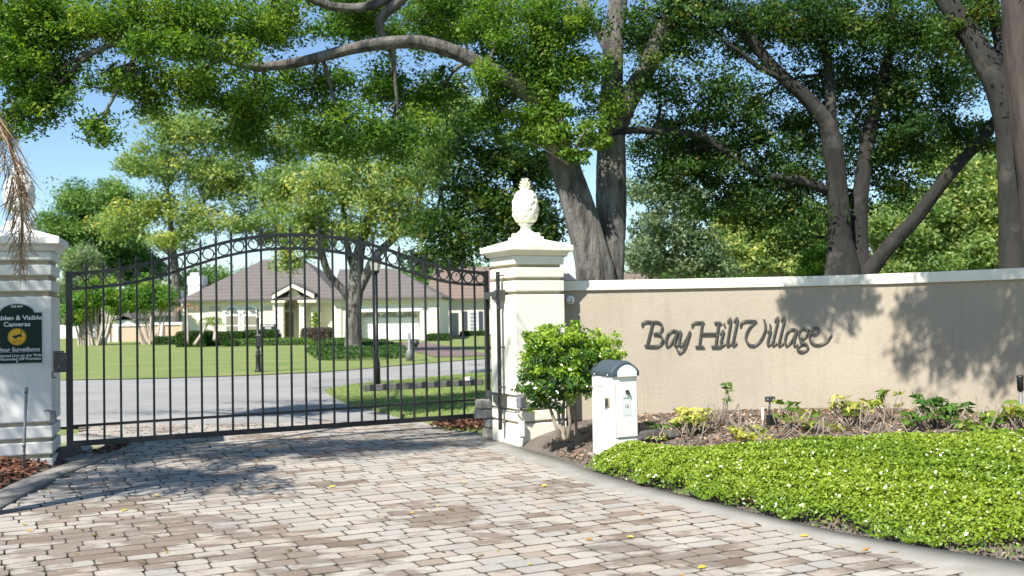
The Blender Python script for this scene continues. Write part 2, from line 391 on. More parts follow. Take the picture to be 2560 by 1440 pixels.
# ================================================================== THE GROUND
def sheet(name, near, far, mat, x0, x1, nx, ny, off, label=None, kind='structure', zf=gz):
    V = []; Fs = []
    for j in range(ny + 1):
        for i in range(nx + 1):
            x = lerp(x0, x1, i / nx); y = lerp(near(x), far(x), j / ny); V.append((x, y, zf(x, y) + off))
    for j in range(ny):
        for i in range(nx):
            a = j * (nx + 1) + i; Fs.append((a, a + 1, a + nx + 2, a + nx + 1))
    m = MB(); m.add(V, Fs); o = m.obj(name, mat, None, True); props(o, label, None, None, kind); return o
def poly_fn(pts):
    xs = [p[0] for p in pts]; ys = [p[1] for p in pts]
    return lambda x: float(np.interp(x, xs, ys))
# great sheet of ground out to the horizon
gv = MB()
ys = [-40, -10, 0, 6, 14, 20, 24, 28, 32, 36, 40, 44, 48, 52, 56, 60, 64, 70, 90, 150, 400, 1500]; xs = [-1200, -200, -80, -40, -20, 0, 20, 40, 80, 200, 1200]
gv.add([(x, y, gz(x, y) - .06) for y in ys for x in xs], [(j * 11 + i, j * 11 + i + 1, (j + 1) * 11 + i + 1, (j + 1) * 11 + i) for j in range(len(ys) - 1) for i in range(10)])
props(gv.obj('ground', grass, None, True), 'grassy ground running to the horizon', None, None, 'structure')
street_far = poly_fn([(-60, 30), (-20, 26.5), (-11.3, 25.5), (-9.3, 25.3), (-6.6, 26.2), (-5, 27.2), (-3.6, 29.6), (-2.4, 32), (-.8, 34), (1.5, 37), (4, 40), (12, 47), (40, 60)])
lawn = sheet('lawn', street_far, lambda x: 100, grass, -60, 40, 60, 24, 0.0, 'mown green lawn beyond the street')
street = sheet('street', lambda x: 14.45, lambda x: street_far(x) + .02, street_m, -60, 40, 80, 12, -.02, 'pale grey street curving past the lawn behind the gate')
# island of grass by the gate
isl_px = [(812, 977), (870, 966), (957, 956), (1060, 948), (1135, 940), (1230, 934), (1330, 928), (1330, 1085), (1180, 1082), (1127, 1076), (1036, 1052), (960, 1030), (877, 1011), (830, 990)]
isl = [GP(*p) for p in isl_px]; isl = [(p.x, p.y) for p in isl]
isl[6] = (3.5, 26); isl[7] = (3.5, 12.9); 
m = MB(); m.prism(isl, -.05, .03); props(m.obj('grass_verge', grass), 'strip of grass between the street and the right gate pillar', None, None, 'structure')
back = MB(); back.prism([(3.3, 12.2), (40, 12.2), (40, 45), (3.3, 30)], -.05, .02); props(back.obj('back_lawn', grass), 'shaded ground behind the beige wall', None, None, 'structure')

# ------------------------------------------------------------------ driveway of pavers, concrete bands
pav_left = [(-2.9, 3.4), (-3.7, 6), (-4.06, 8.04), (-4.3, 10.5), (-4.5, 12.4), (-5.6, 13.2), (-5.9, 14.45)]
pav_right = [(3.9, 3.4), (3.15, 4.6), (2.58, 5.58), (2.22, 6.12), (1.5, 7.32), (.68, 8.67), (0, 10.56), (-.46, 11.6), (-.79, 13.0), (-1.62, 14.45)]
in_right = [(4.7, 3.4), (3.75, 4.9), (2.94, 5.83), (2.16, 6.68), (1.35, 8.14), (.74, 9.43), (.48, 10.2), (.09, 11.1), (-.2, 11.9), (-.5, 12.75), (-.55, 13.2), (-1.35, 14.6)]
xl = lambda y: float(np.interp(y, [p[1] for p in pav_left], [p[0] for p in pav_left]))
xr = lambda y: float(np.interp(y, [p[1] for p in pav_right], [p[0] for p in pav_right]))
drive = thing('driveway', (-1, 9, 0), 'driveway of pale tumbled concrete pavers in front of and under the gate', None, None, 'structure')
del drive['label']; drive['label'] = 'driveway of pale tumbled pavers running under the gate'
m = MB(); L_ = [(x - .1, y, -.022) for x, y in pav_left]; R_ = [(xr(y) + .1, y, -.022) for x, y in pav_left]
m.add(L_ + R_, [(i, i + 7, i + 8, i + 1)[::-1] for i in range(6)]); 
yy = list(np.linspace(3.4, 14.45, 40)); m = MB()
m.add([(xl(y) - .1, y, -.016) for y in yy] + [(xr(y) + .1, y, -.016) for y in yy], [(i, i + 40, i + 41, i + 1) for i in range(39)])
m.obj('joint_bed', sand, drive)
A = math.atan2(.451, .893)                         # the courses run this way
dx_, dy_ = Vector((math.cos(A), math.sin(A))), Vector((-math.sin(A), math.cos(A)))
PW = .150
def paver_template(Lg, seed):
    q = random.Random(seed); hw, hl = PW / 2 - .0018, Lg / 2 - .002; c = .022
    out = [(-hl + c, -hw), (hl - c, -hw), (hl, -hw + c * .75), (hl, hw - c * .75), (hl - c, hw), (-hl + c, hw), (-hl, hw - c * .75), (-hl, -hw + c * .75)]
    out = [(x + q.uniform(-.003, .003), y + q.uniform(-.002, .002)) for x, y in out]
    def ring(s_, z): return [(x * (1 - s_ / hl), y * (1 - s_ / hw), z + q.uniform(-.0006, .0006)) for x, y in out]
    return ring(0, -.045), ring(0, -.003), ring(.0030, 0)
TEMPL = {}
for Lg in (.278, .185):
    for k in range(6): TEMPL[(Lg, k)] = paver_template(Lg, k + int(Lg * 1000))
MESHES = {}
for key, rg in TEMPL.items():
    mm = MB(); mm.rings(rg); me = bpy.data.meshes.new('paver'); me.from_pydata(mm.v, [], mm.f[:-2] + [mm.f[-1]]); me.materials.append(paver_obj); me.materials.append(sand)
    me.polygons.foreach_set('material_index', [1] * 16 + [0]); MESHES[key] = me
slots = []
u0, u1, v0, v1 = -9, 14, -2, 18
row = 0; v = v0
while v < v1:
    u = u0 + rnd.uniform(0, .3); last = 0
    while u < u1:
        Lg = .278 if (rnd.random() < .52 and last != 3) or last == -2 else .185
        last = (last + 1 if last > 0 else 1) if Lg == .278 else (last - 1 if last < 0 else -1)
        p = dx_ * (u + Lg / 2) + dy_ * (v + PW / 2)
        x, y = p.x, p.y
        if 3.5 < y < 14.35 and xl(y) - .13 < x < xr(y) + .13:
            slots.append((x, y, Lg, rnd.randrange(6)))
        u += Lg + .003
    v += PW + .003; row += 1
def invis(x, y): 
    return abs(x) > y * .53 + .15 or y < 5.6
slots.sort(key=lambda s: (s[1] + (50 if invis(s[0], s[1]) else 0)))
pt = []
for i, (x, y, Lg, k) in enumerate(slots):
    t = rnd.random() ** 1.1
    if rnd.random() < .06: t = rnd.uniform(.88, 1)
    rz = A + rnd.uniform(-.018, .018) + (math.pi if rnd.random() < .5 else 0); z = rnd.uniform(-.002, .0012)
    if i < 300:
        o = bpy.data.objects.new('paver', MESHES[(Lg, k)]); COL.objects.link(o); o.parent = drive
        o.location = (x + 1, y - 9, z); o.rotation_euler = (rnd.uniform(-.008, .008), rnd.uniform(-.005, .005), rz); o.color = (t, t, t, 1)
    else: pt.append((x, y, z, rz, Lg, k, t))
VV = []; FF = []; TT = []; off = 0
q_side = [(a, (a + 1) % 8) for a in range(8)]
for x, y, z, rz, Lg, k, t in pt:
    c, s = math.cos(rz), math.sin(rz)
    for rg in TEMPL[(Lg, k)]:
        for a in rg: VV.append((x + a[0] * c - a[1] * s, y + a[0] * s + a[1] * c, a[2] + z)); TT.append(t)
    for lv in (0, 1):
        for a, b2 in q_side: FF.append((off + lv * 8 + a, off + lv * 8 + b2, off + lv * 8 + 8 + b2, off + lv * 8 + 8 + a))
    FF.append(tuple(off + 16 + a for a in (0, 1, 2, 3))); FF.append(tuple(off + 16 + a for a in (0, 3, 4, 7))); FF.append(tuple(off + 16 + a for a in (4, 5, 6, 7)))
    off += 24
pf = np_mesh('paver_field', np.array(VV), np.array(FF), np.array(TT), paver_att, drive, (-1, 9, 0)); pf['kind'] = 'stuff'
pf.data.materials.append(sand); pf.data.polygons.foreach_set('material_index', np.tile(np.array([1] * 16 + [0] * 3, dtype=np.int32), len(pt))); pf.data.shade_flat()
def band(name, inner, outer, label, z=.008):
    a = smooth_path([(x, y, 0) for x, y in inner], 5); b_ = smooth_path([(x, y, 0) for x, y in outer], 5); n = min(len(a), len(b_)); m = MB()
    V = []
    for i in range(n): V += [(a[i].x, a[i].y, -.08), (a[i].x, a[i].y, z + .006), (b_[i].x, b_[i].y, z), (b_[i].x, b_[i].y, -.08)]
    m.add(V, [(i * 4 + k, i * 4 + k + 1, i * 4 + k + 5, i * 4 + k + 4) for i in range(n - 1) for k in range(3)])
    return props(m.obj(name, concrete, None, True), label, None, None, 'structure')
rp = [(xr(y), y) for y in (3.4, 4.9, 5.7, 6.5, 7.6, 8.9, 9.8, 10.8, 11.6, 12.5, 13.1, 14.5)]
band('concrete_edging', [(x, y) for x, y in in_right], rp, 'flush concrete band between the pavers and the planting bed')
band('concrete_edging', [(-2.95, 3.4), (-3.75, 6), (-4.02, 7.4), (-4.12, 8.2), (-4.33, 9.5), (-4.4, 11.0), (-4.55, 12.4), (-5.6, 13.2)], [(-3.25, 3.4), (-4.05, 6), (-4.33, 7.4), (-4.42, 8.2), (-4.62, 9.5), (-4.68, 11.0), (-4.9, 12.2), (-5.9, 13.0)], 'weathered concrete band along the left side of the driveway', .010)
pad = [GP(*p) for p in ((165, 1112), (215, 1108), (232, 1122), (236, 1140), (222, 1150), (170, 1156), (150, 1150))]
m = MB(); m.prism([(p.x, p.y) for p in pad], -.05, .022); single(m, 'concrete_pad', concrete, 'round-cornered concrete pad in the shade under the gate latch', 'pad', bevel=.006)

# ------------------------------------------------------------------ right planting bed (terrain)
curb = smooth_path([(x, y, 0) for x, y in in_right], 6); CX = np.array([[p.x, p.y] for p in curb])
def dcurb(x, y):
    return float(np.min(np.hypot(CX[:, 0] - x, CX[:, 1] - y)))
def bedz(x, y):
    d = dcurb(x, y)
    return .33 * (1 - math.exp(-d / .85)) + .03 * (max(0, x - 3)) * (1 - math.exp(-d))
wall_path = [(.40, 12.05), (.62, 11.95), (1.4, 11.9), (2.2, 11.86), (3.0, 11.76), (3.6, 11.6), (4.2, 11.2), (4.75, 10.6), (5.2, 9.9), (5.7, 8.9), (6.1, 7.6)]
WPs = smooth_path([(x, y, 0) for x, y in wall_path], 8)
inx = lambda y: float(np.interp(y, [p[1] for p in in_right], [p[0] for p in in_right]))
wlx = lambda y: float(np.interp(y, [p.y for p in reversed(WPs)], [p.x for p in reversed(WPs)])) if y < 11.95 else .3
V = []; Fs = []; ny, nx = 56, 40
for j in range(ny + 1):
    y = 3.4 + (12.1 - 3.4) * j / ny
    a = inx(y) - .03; b_ = max(wlx(y) + .15, a + .2) if y >= 7.6 else 7.0
    for i in range(nx + 1):
        x = lerp(a, b_, (i / nx)); V.append((x, y, (bedz(x, y) if i > 1 else 0) + (.004 if i else -.02) + rnd.uniform(-.004, .004)))
for j in range(ny):
    for i in range(nx): k = j * (nx + 1) + i; Fs.append((k, k + 1, k + nx + 2, k + nx + 1))
m = MB(); m.add(V, Fs); props(m.obj('planting_bed', greysoil, None, True), 'raised soil bed between the driveway and the beige wall', None, None, 'structure')

def in_poly(P, poly):
    x, y = P[:, 0], P[:, 1]; ins = np.zeros(len(P), bool); n = len(poly)
    for i in range(n):
        x1, y1 = poly[i]; x2, y2 = poly[(i + 1) % n]
        c = ((y1 > y) != (y2 > y)) & (x < (x2 - x1) * (y - y1) / (y2 - y1 + 1e-12) + x1); ins ^= c
    return ins
def edge_dist(P, poly):
    d = np.full(len(P), 1e9)
    for i in range(len(poly)):
        a = np.array(poly[i]); b_ = np.array(poly[(i + 1) % len(poly)]); ab = b_ - a
        t = np.clip(((P[:, :2] - a) @ ab) / (ab @ ab), 0, 1); d = np.minimum(d, np.hypot(*(P[:, :2] - a - t[:, None] * ab).T))
    return d
def dcurb_np(P):
    out = np.empty(len(P))
    for s_ in range(0, len(P), 20000):
        q = P[s_:s_ + 20000, :2]; out[s_:s_ + 20000] = np.min(np.hypot(q[:, None, 0] - CX[None, :, 0], q[:, None, 1] - CX[None, :, 1]), axis=1)
    return out
def bedz_np(P):
    d = dcurb_np(P); return .33 * (1 - np.exp(-d / .85)) + .03 * np.maximum(0, P[:, 0] - 3) * (1 - np.exp(-d))
# ground cover
gc_poly = [(.64, 9.62), (.76, 9.30), (.90, 8.93), (1.08, 8.48), (1.35, 8.04), (1.72, 7.39), (2.14, 6.70), (2.50, 6.28), (2.98, 5.84), (3.81, 4.98), (4.85, 3.8), (7, 3.8), (7, 7.6), (4.8, 7.9), (3.6, 8.2), (2.6, 8.45), (2.0, 8.7), (1.55, 9.0), (1.38, 9.35), (1.2, 9.62), (.9, 9.66)]
n0 = 900000; P = np.stack([RG.uniform(.6, 7, n0), RG.uniform(3.8, 9.75, n0), np.zeros(n0)], axis=1)
P = P[in_poly(P, gc_poly)]; P = P[np.abs(P[:, 0]) < P[:, 1] * .545 + .3]; P = P[P[:, 1] > 5.2]
ed = edge_dist(P, gc_poly); wob = .03 * np.sin(P[:, 0] * 7 + 1.3 * np.sin(P[:, 1] * 5)) + .05 * np.sin(P[:, 1] * 11 + P[:, 0] * 4) + .05
keep = (ed > wob * .9) | (RG.uniform(0, 1, len(P)) < .15); P = P[keep]; ed = ed[keep]
keep = RG.uniform(0, 1, len(P)) < min(1, 250000 / len(P)); P = P[keep]; ed = ed[keep]
hump = .012 * np.sin(P[:, 0] * 37) * np.sin(P[:, 1] * 41) + .012 * np.sin(P[:, 0] * 3.1 + P[:, 1] * 2.3) + .010 * np.sin(P[:, 0] * 8.3 - P[:, 1] * 6.1) + .012 * np.sin(P[:, 0] * 19 + P[:, 1] * 23)
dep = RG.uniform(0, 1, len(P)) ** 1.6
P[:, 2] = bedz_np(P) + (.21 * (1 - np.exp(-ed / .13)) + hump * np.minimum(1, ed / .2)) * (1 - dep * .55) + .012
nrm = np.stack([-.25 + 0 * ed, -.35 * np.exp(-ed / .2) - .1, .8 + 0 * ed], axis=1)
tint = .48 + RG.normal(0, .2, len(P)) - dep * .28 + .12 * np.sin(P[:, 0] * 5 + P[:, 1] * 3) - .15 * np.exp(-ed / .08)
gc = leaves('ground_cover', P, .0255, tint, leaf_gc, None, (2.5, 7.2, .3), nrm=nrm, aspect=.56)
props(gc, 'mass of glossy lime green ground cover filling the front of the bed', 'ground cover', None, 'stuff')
# litter and mulch over the bed
def scatter(poly, n, zf, lo, hi):
    xs_ = [p[0] for p in poly]; ys_ = [p[1] for p in poly]
    P = np.stack([RG.uniform(min(xs_), max(xs_), n), RG.uniform(min(ys_), max(ys_), n), np.zeros(n)], axis=1); P = P[in_poly(P, poly)]
    P[:, 2] = zf(P) + RG.uniform(lo, hi, len(P)); return P
bed_poly = [(.3, 11.0), (.5, 10.25), (.8, 9.45), (1.38, 8.2), (2.2, 6.72), (2.98, 5.85), (3.75, 4.95), (4.6, 4.9), (5.9, 8), (5.1, 9.9), (4.2, 11.1), (3.0, 11.7), (1.0, 11.85), (.9, 11.5)]
P = scatter(bed_poly, 26000, bedz_np, -.004, .02)
dens = np.clip((P[:, 1] - 9.2) * .9 + (P[:, 0] - 1.2) * 1.2, .12, 1); dens = np.where(dcurb_np(P) < .25, np.maximum(dens, .9), dens)
P = P[RG.uniform(0, 1, len(P)) < dens]
props(leaves('leaf_litter', P, .05, RG.uniform(0, 1, len(P)), litter_m, None, (2.5, 9, .2), up=1.4, aspect=.42), 'brown leaf litter and bark over the soil below the wall', 'leaf litter', None, 'stuff')
P = scatter([(.3, 11.0), (.5, 10.3), (.8, 9.5), (1.3, 9.5), (1.4, 11), (.9, 11.4)], 1500, bedz_np, -.004, .008)
props(leaves('dead_leaves', P, .03, RG.uniform(.2, 1, len(P)), litter_m, None, (.8, 10.4, .1), up=2.0, aspect=.3), 'thin scatter of small dry leaves on the grey soil beside the white pedestal', 'dead leaves', None, 'stuff')

# left mulch mound
mound_poly = [(-4.42, 7.2), (-4.52, 8.4), (-4.66, 9.5), (-4.76, 10.4), (-5.1, 10.45), (-8, 10.2), (-8, 7.2)]
def mz(P): 
    d = edge_dist(P, [(-4.42, 5), (-4.48, 8.2), (-4.66, 9.5), (-4.76, 10.6), (-14, 10.6), (-14, 5)]); d = np.where(P[:, 0] > np.interp(P[:, 1], [5, 8.2, 9.5, 10.6], [-4.42, -4.48, -4.66, -4.76]), -.35 * d, d); return .14 * (1 - np.exp(-d / .3)) + .02 * np.sin(P[:, 0] * 9) * np.sin(P[:, 1] * 8)
V = []; Fs = []
for j in range(21):
    for i in range(21):
        y = lerp(5.5, 11.3, j / 20); xe = float(np.interp(y, [5.5, 7.2, 8.4, 9.5, 10.4, 11.3], [-3.7, -4.15, -4.35, -4.5, -4.6, -4.62])); x = lerp(-9, xe, i / 20)
        V.append((x, y, float(mz(np.array([[x, y, 0.]]))[0]) - .02))
m = MB(); m.add(V, [(j * 21 + i, j * 21 + i + 1, (j + 1) * 21 + i + 1, (j + 1) * 21 + i) for j in range(20) for i in range(20)])
props(m.obj('mulch_bed', soil, None, True), 'dark soil mound left of the driveway', None, None, 'structure')
def chips(name, poly, n, zf, L, mat, label, cat, org):
    P = scatter(poly, n, zf, -.005, .03); n = len(P)
    a = unit(RG.normal(size=(n, 3)) * np.array([1, 1, .35])); b_ = unit(np.cross(a, RG.normal(size=(n, 3)) * .5 + np.array([0, 0, 1.]))); c = np.cross(a, b_)
    S = L * RG.uniform(.5, 1.5, (n, 1)); V = np.empty((n, 5, 3))
    V[:, 0] = P - a * S * .5; V[:, 1] = P + b_ * S * .22; V[:, 2] = P + a * S * .5; V[:, 3] = P - b_ * S * .22; V[:, 4] = P + c * S * .16 * np.sign(c[:, 2:3])
    i0 = np.arange(n)[:, None] * 5; Fq = np.concatenate([i0 + np.array([[0, 1, 4]]), i0 + np.array([[1, 2, 4]]), i0 + np.array([[2, 3, 4]]), i0 + np.array([[3, 0, 4]])])
    o = np_mesh(name, V.reshape(-1, 3), Fq, np.repeat(RG.uniform(0, 1, n) ** 1.3, 5), mat, None, org); return props(o, label, cat, None, 'stuff')
chips('bark_mulch', mound_poly, 9000, mz, .075, mulch_m, 'heap of dark red-brown bark mulch in front of the left pillar', 'mulch', (-5, 9.5, .1))
chips('bark_mulch', [(-1.1, 13.2), (-.75, 12.75), (-.3, 12.8), (-.3, 13.8), (-.9, 14.1)], 900, lambda P: .05 + 0 * P[:, 0], .07, mulch_m, 'small patch of red-brown mulch on the grass beside the right pillar', 'mulch', (-.7, 13.2, .05))
chips('bark_mulch', [(-4.75, 11.2), (-4.5, 11.2), (-4.5, 11.9), (-4.75, 12.2)], 350, lambda P: .02 + 0 * P[:, 0], .05, mulch_m, 'little pile of bark mulch between the left pillar and the gate post', 'mulch', (-4.6, 11.6, .0))
# grass blades on the verge and lawn edge
P = scatter(isl, 90000, lambda P: .03 + 0 * P[:, 0], 0, .02)
props(leaves('verge_grass', P, .05, RG.uniform(0, 1, len(P)), leaf_light, None, (0, 16, 0), axis=np.tile([0, 0, 1.], (len(P), 1)), nrm=np.tile([0, -.6, .2], (len(P), 1)), aspect=.12, jit=.5), 'rough grass blades on the strip beside the gate', 'grass', None, 'stuff')

# ================================================================== GATE PILLARS
def pillar(corner, ang_front, W, lv, caplv, label, paint, side):
    """corner = front inner corner; ang_front = direction of the front face to the right seen from the camera"""
    f = Vector((math.cos(ang_front), math.sin(ang_front), 0)); s = Vector((-f.y, f.x, 0))
    c0 = Vector((corner[0], corner[1], 0)) + f * (W / 2 if side > 0 else -W / 2) + s * W / 2
    root = thing('gate_pillar', c0, label, 'pillar')
    def sq(h, z, dx=0): return [c0 + f * (h * a) + s * (h * b) + Vector((0, 0, z)) for a, b in ((-1, -1), (1, -1), (1, 1), (-1, 1))]
    H = W / 2
    m = MB(); m.rings([sq(H - .035, -.1), sq(H - .035, lv[0][1])]); m.obj('core', groove, root)
    for i, (za, zb) in enumerate(lv):
        m = MB(); m.rings([sq(H, za), sq(H, zb)]); m.obj('shaft' if zb - za > .8 else 'band', paint, root, bevel=.012)
    z0, z1, z2, z3, z4 = caplv      # underside, rim bottom, rim top, apex flat, plinth top
    m = MB(); m.rings([sq(H - .03, z0), sq(H + .02, z0 + .012), sq(H + .045, z1 - .012), sq(H + .085, z1 + .008), sq(H + .085, z2), sq(.16, z3)]); m.obj('cap', paint, root, bevel=.008)
    m = MB(); m.rings([sq(.155, z3 - .03), sq(.155, z3 + .035)]); m.rings([sq(.125, z3 + .033), sq(.125, z4)]); pl = m.obj('plinth', paint, root, bevel=.008)
    # pineapple
    b0 = z4; body = MB()
    body.lathe([(.10, b0 - .002), (.10, b0 + .012), (.072, b0 + .03), (.058, b0 + .055), (.062, b0 + .085), (.095, b0 + .105)], c0, 20)
    fin = body.obj('finial_base', paint, root, smooth=True)
    hb, rb, zc = .20, .158, b0 + .10 + .205
    V = []; n, mm_ = 96, 54
    for j in range(mm_ + 1):
        t = j / mm_; ph = -math.pi / 2 + math.pi * t; 
        for k in range(n):
            th = 2 * math.pi * k / n
            prof = abs(math.cos(ph)) ** .55 * (1 - .06 * math.sin(ph))
            a_, b_ = th * 5 / 1.0 + t * 12, th * 5 - t * 12
            vv = t * 7.5; dia = 0
            for rw_ in (int(vv) - 1, int(vv), int(vv) + 1):
                fu = (th / (2 * math.pi) * 9 + .5 * (rw_ % 2)) % 1 - .5; dv = vv - (rw_ + .5); q2 = (fu / .52) ** 2 + (dv / .66) ** 2
                if q2 < 1: dia = max(dia, math.sqrt(1 - q2))
            r_ = rb * prof * (.85 + .17 * dia)
            V.append(c0 + Vector((r_ * math.cos(th), r_ * math.sin(th), zc + hb * math.sin(ph))))
    body = MB(); o0 = V; body.add(V, [(j * n + k, j * n + (k + 1) % n, (j + 1) * n + (k + 1) % n, (j + 1) * n + k) for j in range(mm_) for k in range(n)])
    pb = body.obj('pineapple', paint, root, smooth=True)
    cr = MB(); zt = zc + hb - .02
    for lvl, (nn, rr, zz, ln) in enumerate([(8, .055, 0, .062), (8, .05, .032, .06), (7, .042, .064, .058), (6, .03, .095, .055), (4, .012, .115, .045)]):
        for k in range(nn):
            th = 2 * math.pi * (k + .5 * lvl) / nn; d = Vector((math.cos(th), math.sin(th), 0)); side_ = Vector((-d.y, d.x, 0))
            p = c0 + Vector((0, 0, zt + zz)); tip = p + d * (rr + .022) + Vector((0, 0, ln))
            cr.add([p + d * rr * .3 - side_ * .016, p + d * rr * .3 + side_ * .016, p + d * (rr) + side_ * .015 + Vector((0, 0, ln * .45)), tip, p + d * rr - side_ * .015 + Vector((0, 0, ln * .45)), p + Vector((0, 0, ln * .6))],
                   [(0, 1, 2, 3, 4), (0, 4, 5), (4, 3, 5), (3, 2, 5), (2, 1, 5)])
    cr.lathe([(.045, zt - .01), (.04, zt + .06), (.015, zt + .15)], c0, 10)
    sub(pb, cr, 'pineapple_crown', paint)
    return root, f, s, c0
cr_ = GP(1297, 1117)
AR = math.atan2(.451, .893)
rp_root, rf, rs, rc = pillar((cr_.x - .015, cr_.y), AR, .64,
    [(-.1, .245), (.272, .387), (.41, .54), (.565, 1.693), (1.727, 1.85), (1.884, 1.998), (2.034, 2.13)][::-1],
    (2.125, 2.18, 2.25, 2.33, 2.41), 'tall cream stucco pillar with horizontal bands and pineapple finial, right of the gate', cream, 1)
AL = math.atan2(.304, .953)
cl_ = U(137, 1162, 10.5)
lp_root, lf, ls_, lc = pillar((cl_.x - .02, 10.5), AL, .70,
    [(-.1, .076), (.12, .246), (.287, .41), (.453, 1.744), (1.80, 1.91), (1.964, 2.075), (2.12, 2.21)][::-1],
    (2.205, 2.28, 2.36, 2.45, 2.54), 'dove white stucco pillar with bands left of the gate, carrying the green sign', cream_l, -1)

# ================================================================== THE GATE
zg = .235
gl = U(175, 1110, 10.30); gr_ = None
zg = gl.z
dR = (EYE - zg)
# right end: same height at the photo position of the right stile's foot
best = None
for k in range(1100, 1400):
    q = U(1221, 1037, k / 100)
    if best is None or abs(q.z - zg) < abs(best.z - zg): best = q
gr_ = best
gdir = Vector((gr_.x - gl.x, gr_.y - gl.y, 0)); GL = gdir.length; gdir.normalize(); gn = Vector((gdir.y, -gdir.x, 0))
gate = thing('driveway_gate', (gl.x, gl.y, 0), 'black iron driveway gate with arched top, rings and spear points, closed', 'gate')
def guv(px, py):
    p = onplane(px, py, gl, gn); return ((p - gl).dot(gdir) + 0, p.z)
top_px = [(175, 685.5), (222, 683), (265, 677.6), (348, 664), (427, 644), (506, 621), (582, 599), (657, 590), (710, 586.5), (763, 586), (830, 592), (897, 603), (931, 610.7), (965, 623), (1028, 645), (1091, 666), (1151, 677), (1182, 682), (1221, 684)]
low_px = [(175, 724), (265, 716), (348, 706), (427, 683), (506, 656), (582, 634), (657, 623), (710, 620), (763, 621), (830, 627), (897, 639), (965, 660), (1028, 682), (1091, 700.5), (1151, 711), (1221, 712.5)]
tu = [guv(*p) for p in top_px]; lu = [guv(*p) for p in low_px]
ztop = lambda t: float(np.interp(t, [a for a, b in tu], [b for a, b in tu])); zlow = lambda t: float(np.interp(t, [a for a, b in lu], [b for a, b in lu]))
gp = lambda t, z: gl + gdir * t + Vector((0, 0, z - gl.z))
def bar(m, t0, z0, t1, z1, wd, dp):
    a, b_ = gp(t0, z0), gp(t1, z1); c = (a + b_) / 2; L = (b_ - a).length
    ang = math.atan2(z1 - z0, t1 - t0); M = Matrix.Rotation(math.atan2(gdir.y, gdir.x), 4, 'Z') @ Matrix.Rotation(-ang, 4, 'Y')
    m.box(c, (L, dp, wd), M=M)
def railcurve(name, fz, wd, dp, off=0.):
    ts = np.linspace(.03, GL - .03, 60); m = MB(); rings = []
    zs = [fz(t) for t in ts]; zs = np.convolve(np.pad(zs, 3, 'edge'), np.ones(7) / 7, 'valid')
    for t, z in zip(ts, zs):
        p = gp(t, z + off); rings.append([p - gn * dp / 2 + Vector((0, 0, -wd / 2)), p + gn * dp / 2 + Vector((0, 0, -wd / 2)), p + gn * dp / 2 + Vector((0, 0, wd / 2)), p - gn * dp / 2 + Vector((0, 0, wd / 2))])
    m.rings(rings); m.obj(name, black, gate); return ts, zs
tt, zt_ = railcurve('top_rail', ztop, .036, .042); tl, zl_ = railcurve('ring_rail', zlow, .032, .038)
ztop = lambda t: float(np.interp(t, tt, zt_)); zlow = lambda t: float(np.interp(t, tl, zl_))
for t in (0, GL):
    m = MB(); wd = .062 if t == 0 else .05
    m.box(gp(t, (zg - .02 + ztop(t)) / 2 + .012), (wd, .052, ztop(t) - zg + .045), math.atan2(gdir.y, gdir.x)); m.obj('stile', black, gate, bevel=.003)
m = MB(); bar(m, .03, zg + .0, GL - .03, zg + .0, .055, .048); m.obj('bottom_rail', black, gate, bevel=.003)
zm0 = guv(190, 1065)[1]; zm1 = guv(1214, 998)[1]
m = MB(); bar(m, .03, zm0, GL - .03, zm1, .026, .030); m.obj('lower_rail', black, gate)
NP = 28
for i in range(1, NP + 1):
    t = GL * i / (NP + 1); zt = ztop(t)
    m = MB(); m.box(gp(t, (zg + zt + .03) / 2), (.021, .021, zt + .03 - zg), math.atan2(gdir.y, gdir.x)); pk = m.obj('picket', black, gate)
    sp = MB(); b0 = zt + .012
    sp.rings([[gp(t, b0 + z) + gdir * (a * r_) + gn * (b_ * r_) for a, b_ in ((-1, -1), (1, -1), (1, 1), (-1, 1))] for r_, z in ((.013, 0), (.013, .018), (.006, .024), (.007, .034), (.013, .046), (.009, .068), (.002, .105))])
    for sgn in (-1, 1):
        sp.tube([gp(t + sgn * .004, b0 + .022), gp(t + sgn * .015, b0 + .028), gp(t + sgn * .025, b0 + .042), gp(t + sgn * .028, b0 + .058)], [.004, .005, .004, .002], 5, 0, 2)
    sub(pk, sp, 'spear_point', black)
def ring_mb(t, zc, Ro):
    m = MB(); rings = []
    for k in range(28):
        th = 2 * math.pi * k / 28; rad = Vector((0, 0, math.sin(th))) + gdir * math.cos(th); c = gp(t, zc)
        rings.append([c + rad * (Ro + .003) + gn * .011, c + rad * (Ro - .008) + gn * .011, c + rad * (Ro - .008) - gn * .011, c + rad * (Ro + .003) - gn * .011])
    n = 28; vs = [p for r_ in rings for p in r_]
    m.add(vs, [(i * 4 + k, i * 4 + (k + 1) % 4, ((i + 1) % n) * 4 + (k + 1) % 4, ((i + 1) % n) * 4 + k) for i in range(n) for k in range(4)])
    for sg in (-1, 1): m.sphere(gp(t + sg * (Ro + .007), zc), .010, 6, 4)
    return m
for i in range(NP + 1):
    t = GL * (i + .5) / (NP + 1); zc = (ztop(t) + zlow(t)) / 2; Ro = min(.064, (ztop(t) - zlow(t)) / 2 - .016)
    ring_mb(t, zc, Ro).obj('ring', black, gate)
